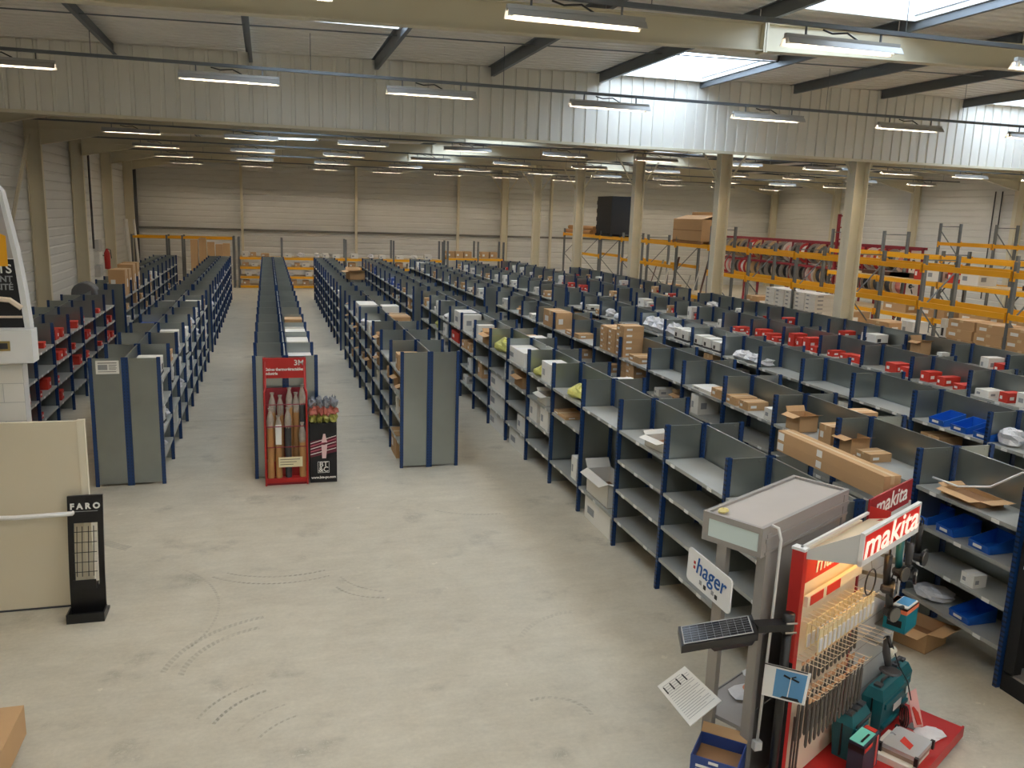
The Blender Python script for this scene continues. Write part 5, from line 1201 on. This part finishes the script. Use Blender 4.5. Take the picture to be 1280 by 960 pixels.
def case(u, v, w_, d_, h_, lab, win=False):
    t = thing('tool_case', lab, 'case', ow(u, v, 0.1205), TH); e = 0.02
    part('shell', MB().hexa([(-w_/2+e, -d_/2+e, 0), (w_/2-e, -d_/2+e, 0), (w_/2-e, d_/2-e, 0), (-w_/2+e, d_/2-e, 0), (-w_/2, -d_/2, h_*0.8), (w_/2, -d_/2, h_*0.8), (w_/2, d_/2, h_*0.8), (-w_/2, d_/2, h_*0.8)]).hexa([(-w_/2, -d_/2, h_*0.8), (w_/2, -d_/2, h_*0.8), (w_/2, d_/2, h_*0.8), (-w_/2, d_/2, h_*0.8), (-w_/2+0.04, -d_/2+0.03, h_), (w_/2-0.04, -d_/2+0.03, h_), (w_/2-0.04, d_/2-0.03, h_), (-w_/2+0.04, d_/2-0.03, h_)]), teal, t)
    part('seam', MB().box(-w_/2-0.003, w_/2+0.003, -0.006, 0.006, 0.03, h_*0.82), black, t)
    for s in (-1, 1): part('latch', MB().box(s*w_*0.28-0.03, s*w_*0.28+0.03, -0.03, 0.03, h_, h_+0.02), dgrey, t)
    part('handle', MB().tube([(-0.07, 0, h_), (-0.06, 0, h_+0.025), (0.06, 0, h_+0.025), (0.07, 0, h_)], 0.012, 6), dgrey, t, smooth=True)
    part('rib', MB().box(-w_/2+0.05, w_/2-0.05, -d_/2-0.012, -d_/2+0.015, 0.06, h_*0.22), teal, t); part('rib', MB().box(-w_/2+0.05, w_/2-0.05, -d_/2-0.012, -d_/2+0.015, h_*0.6, h_*0.72), teal, t)
    part('badge', MB().box(0.02, w_/2-0.05, -d_/2-0.004, -d_/2+0.001, h_*0.36, h_*0.52), paper, t)
    if win:
        part('window', MB().box(-w_/2+0.10, w_/2-0.03, -d_/2-0.010, -d_/2+0.001, h_*0.2, h_*0.72), multi, t)
        part('window_frame', MB().box(-w_/2+0.07, w_/2, -d_/2-0.006, -d_/2+0.002, h_*0.12, h_*0.8), dgrey, t)
        for k in range(3): part('tray_cup', MB().box(-w_/2+0.03+k*0.1, -w_/2+0.1+k*0.1, -d_/2+0.03, d_/2-0.02, h_, h_+0.018), dgrey, t)
case(1.36, 0.15, 0.46, 0.18, 0.40, 'large teal tool case in the middle of the red platform')
case(1.71, 0.12, 0.24, 0.18, 0.42, 'second teal tool case partly hidden behind the large one')
case(0.78, 0.13, 0.34, 0.17, 0.38, 'teal tool case with a clear window at the left of the red platform', True)
bx = thing('blade_box', 'black and red boxed accessory set with a turquoise label before the windowed case', 'box', ow(0.62, 0.31, 0.1205), TH)
part('body', MB().box(-0.15, 0.15, -0.06, 0.06, 0, 0.29), mat('box_navy', (44,54,72), 0.5), bx); part('band', MB().box(-0.152, 0.152, -0.062, 0.062, 0.22, 0.27), black, bx); part('red_label', MB().box(-0.14, 0.0, -0.065, -0.062, 0.23, 0.26), redc, bx)
part('label_card', MB().plate([(-0.15, -0.05, 0.292), (0.08, -0.05, 0.292), (0.08, 0.06, 0.30), (-0.15, 0.06, 0.30)], 0.004), mat('print_turquoise', (120,212,196), 0.5), bx); part('label_picture', MB().box(-0.12, 0.02, -0.03, -0.015, 0.30, 0.304), black, bx); part('label_badge', MB().box(0.09, 0.14, -0.04, 0.05, 0.29, 0.297), redc, bx)
part('side_label', MB().box(0.08, 0.11, -0.066, -0.06, 0.02, 0.28), mat('print_pinkred', (214,90,84), 0.6), bx)
fb = solo('flat_box', MB().box(-0.20, 0.20, -0.165, 0.165, 0, 0.055), whitec, 'flat white box lying on the red platform under the silver case', 'box', ow(1.03, 0.44, 0.1205), (0, 0, TH))
sc_ = thing('tool_case', 'flat silver case with a red emblem lying on the flat white box', 'case', ow(1.06, 0.48, 0.176), TH)
part('lid', MB().box(-0.17, 0.17, -0.14, 0.14, 0.035, 0.07), silver, sc_); part('base', MB().box(-0.168, 0.168, -0.138, 0.138, 0, 0.033), mat('case_brown', (150,130,116), 0.4), sc_)
for a, b in ((-1, -1), (1, -1), (1, 1), (-1, 1)): part('corner', MB().box(a*0.17-0.015, a*0.17+0.015, b*0.14-0.015, b*0.14+0.015, 0.0, 0.072), black, sc_)
part('emblem', MB().plate([(-0.10, -0.06, 0.072), (-0.02, -0.06, 0.072), (0.05, 0.04, 0.072), (-0.04, 0.04, 0.072)], 0.002), redc, sc_)
part('latch', MB().box(0.17, 0.178, -0.06, -0.02, 0.02, 0.05), black, sc_); part('latch', MB().box(0.17, 0.178, 0.02, 0.06, 0.02, 0.05), black, sc_)
solo('plastic_bag', MB().lump((0, 0, 0.015), (0.13, 0.10, 0.022), 41, 10, 5, 0.2), bagm, 'flat clear bag with papers lying at the right of the silver case', 'bag', ow(1.50, 0.52, 0.1205))
lf = thing('leaflet', 'red and white leaflet hanging in front of the rear teal case', 'leaflet', ow(1.52, 0.36, 0.1205), TH)
part('sheet', MB().plate([(-0.06, -0.04, 0.03), (0.07, -0.07, 0.0), (0.04, 0.02, 0.33), (-0.09, 0.04, 0.33)], 0.004), mat('print_pinkwhite', (220,170,164), 0.6), lf); part('stripe', MB().plate([(-0.03, -0.052, 0.05), (0.04, -0.065, 0.03), (0.02, -0.005, 0.2), (-0.06, 0.0, 0.2)], 0.004), redc, lf); part('stand_foot', MB().box(-0.05, 0.05, -0.06, 0.02, 0, 0.006), steel, lf)
cc_ = MB()
for q in range(3): cc_.tube([(0.075*math.cos(2*math.pi*k/14)+0.01*q, 0.012*q, 0.105+0.09*math.sin(2*math.pi*k/14)) for k in range(15)], 0.006, 5)
solo('cable_coil', cc_, black, 'black cable coil standing at the foot of the large teal case', 'cable', ow(1.44, 0.33, 0.1215), (0, 0, TH+0.6))

# black cabinet at the right edge
bc = thing('display_cabinet', 'black display cabinet at the right edge before the bins run', 'cabinet', (6.64, 5.72, 0))
part('base', MB().box(0, 1.1, -1.6, 0, 0, 0.18), blackm, bc); part('top', MB().box(0, 1.1, -1.6, 0, 1.80, 1.9), blackm, bc)
part('corner_post', MB().box(0, 0.09, -0.12, 0, 0.18, 1.8), blackm, bc); part('corner_post', MB().box(0, 0.09, -1.6, -1.5, 0.18, 1.8), blackm, bc)
part('back', MB().box(1.05, 1.1, -1.6, 0, 0.18, 1.8), blackm, bc); part('end_wall', MB().box(0.09, 1.05, -0.03, 0, 0.18, 1.8), blackm, bc); part('end_wall', MB().box(0.09, 1.05, -1.6, -1.57, 0.18, 1.8), blackm, bc)
part('deck', MB().box(0.0, 1.05, -1.5, -0.03, 0.18, 0.20), gond, bc)
for z_ in (0.75, 1.25): part('shelf', MB().box(0.12, 1.05, -1.5, -0.03, z_, z_+0.02), dgrey, bc)
part('price_strip', MB().box(-0.004, 0.0, -0.25, -0.05, 1.24, 1.27), whitep, bc)

# ------------------------------------------------------------------ labels of alike things: say which one, by its place along the row
ORD = ['nearest', 'second', 'third', 'fourth', 'fifth', 'sixth', 'seventh', 'eighth', 'ninth', 'tenth', 'eleventh', 'twelfth', 'thirteenth', 'fourteenth', 'fifteenth', 'sixteenth', 'seventeenth', 'eighteenth', 'nineteenth', 'twentieth']
ORD += ['twenty-'+q for q in ['first']+ORD[1:9]] + ['thirtieth'] + ['thirty-'+q for q in ['first']+ORD[1:9]]
byl = {}
for o in SC.objects:
    if o.parent is None and o.get('label') and o.get('group'): byl.setdefault(o['label'], []).append(o)
for lab, os_ in byl.items():
    if len(os_) < 2 or lab.startswith('trough'): continue
    if lab.startswith(('long drill', 'short drill', 'cream blister')):
        os_.sort(key=lambda o: o.location.x*UX+o.location.y*UY)
        for i, o in enumerate(os_): o['label'] = 'leftmost '*(i == 0) + (ORD[i]+' ')*(i > 0) + lab
        continue
    os_.sort(key=lambda o: (round(o.location.y, 2), round(o.location.x, 2), o.location.z))
    if abs(os_[0].location.y-os_[-1].location.y) < 0.5 and abs(os_[0].location.x-os_[-1].location.x) > 0.2:
        os_.sort(key=lambda o: (o.location.x, o.location.z)); first = 'leftmost'
    else: first = 'nearest'
    for i, o in enumerate(os_): o['label'] = (first if i == 0 else ORD[i]) + ' ' + lab
for ri in range(len(RAILS)):
    L_ = sorted((r for k, w_, r in LAMPS if k == ri), key=lambda r: r.location.x)
    for i, r in enumerate(L_): r['label'] = '%s trough lamp from the left wall %s' % ((['first']+ORD[1:])[i], RAILS[ri][2])
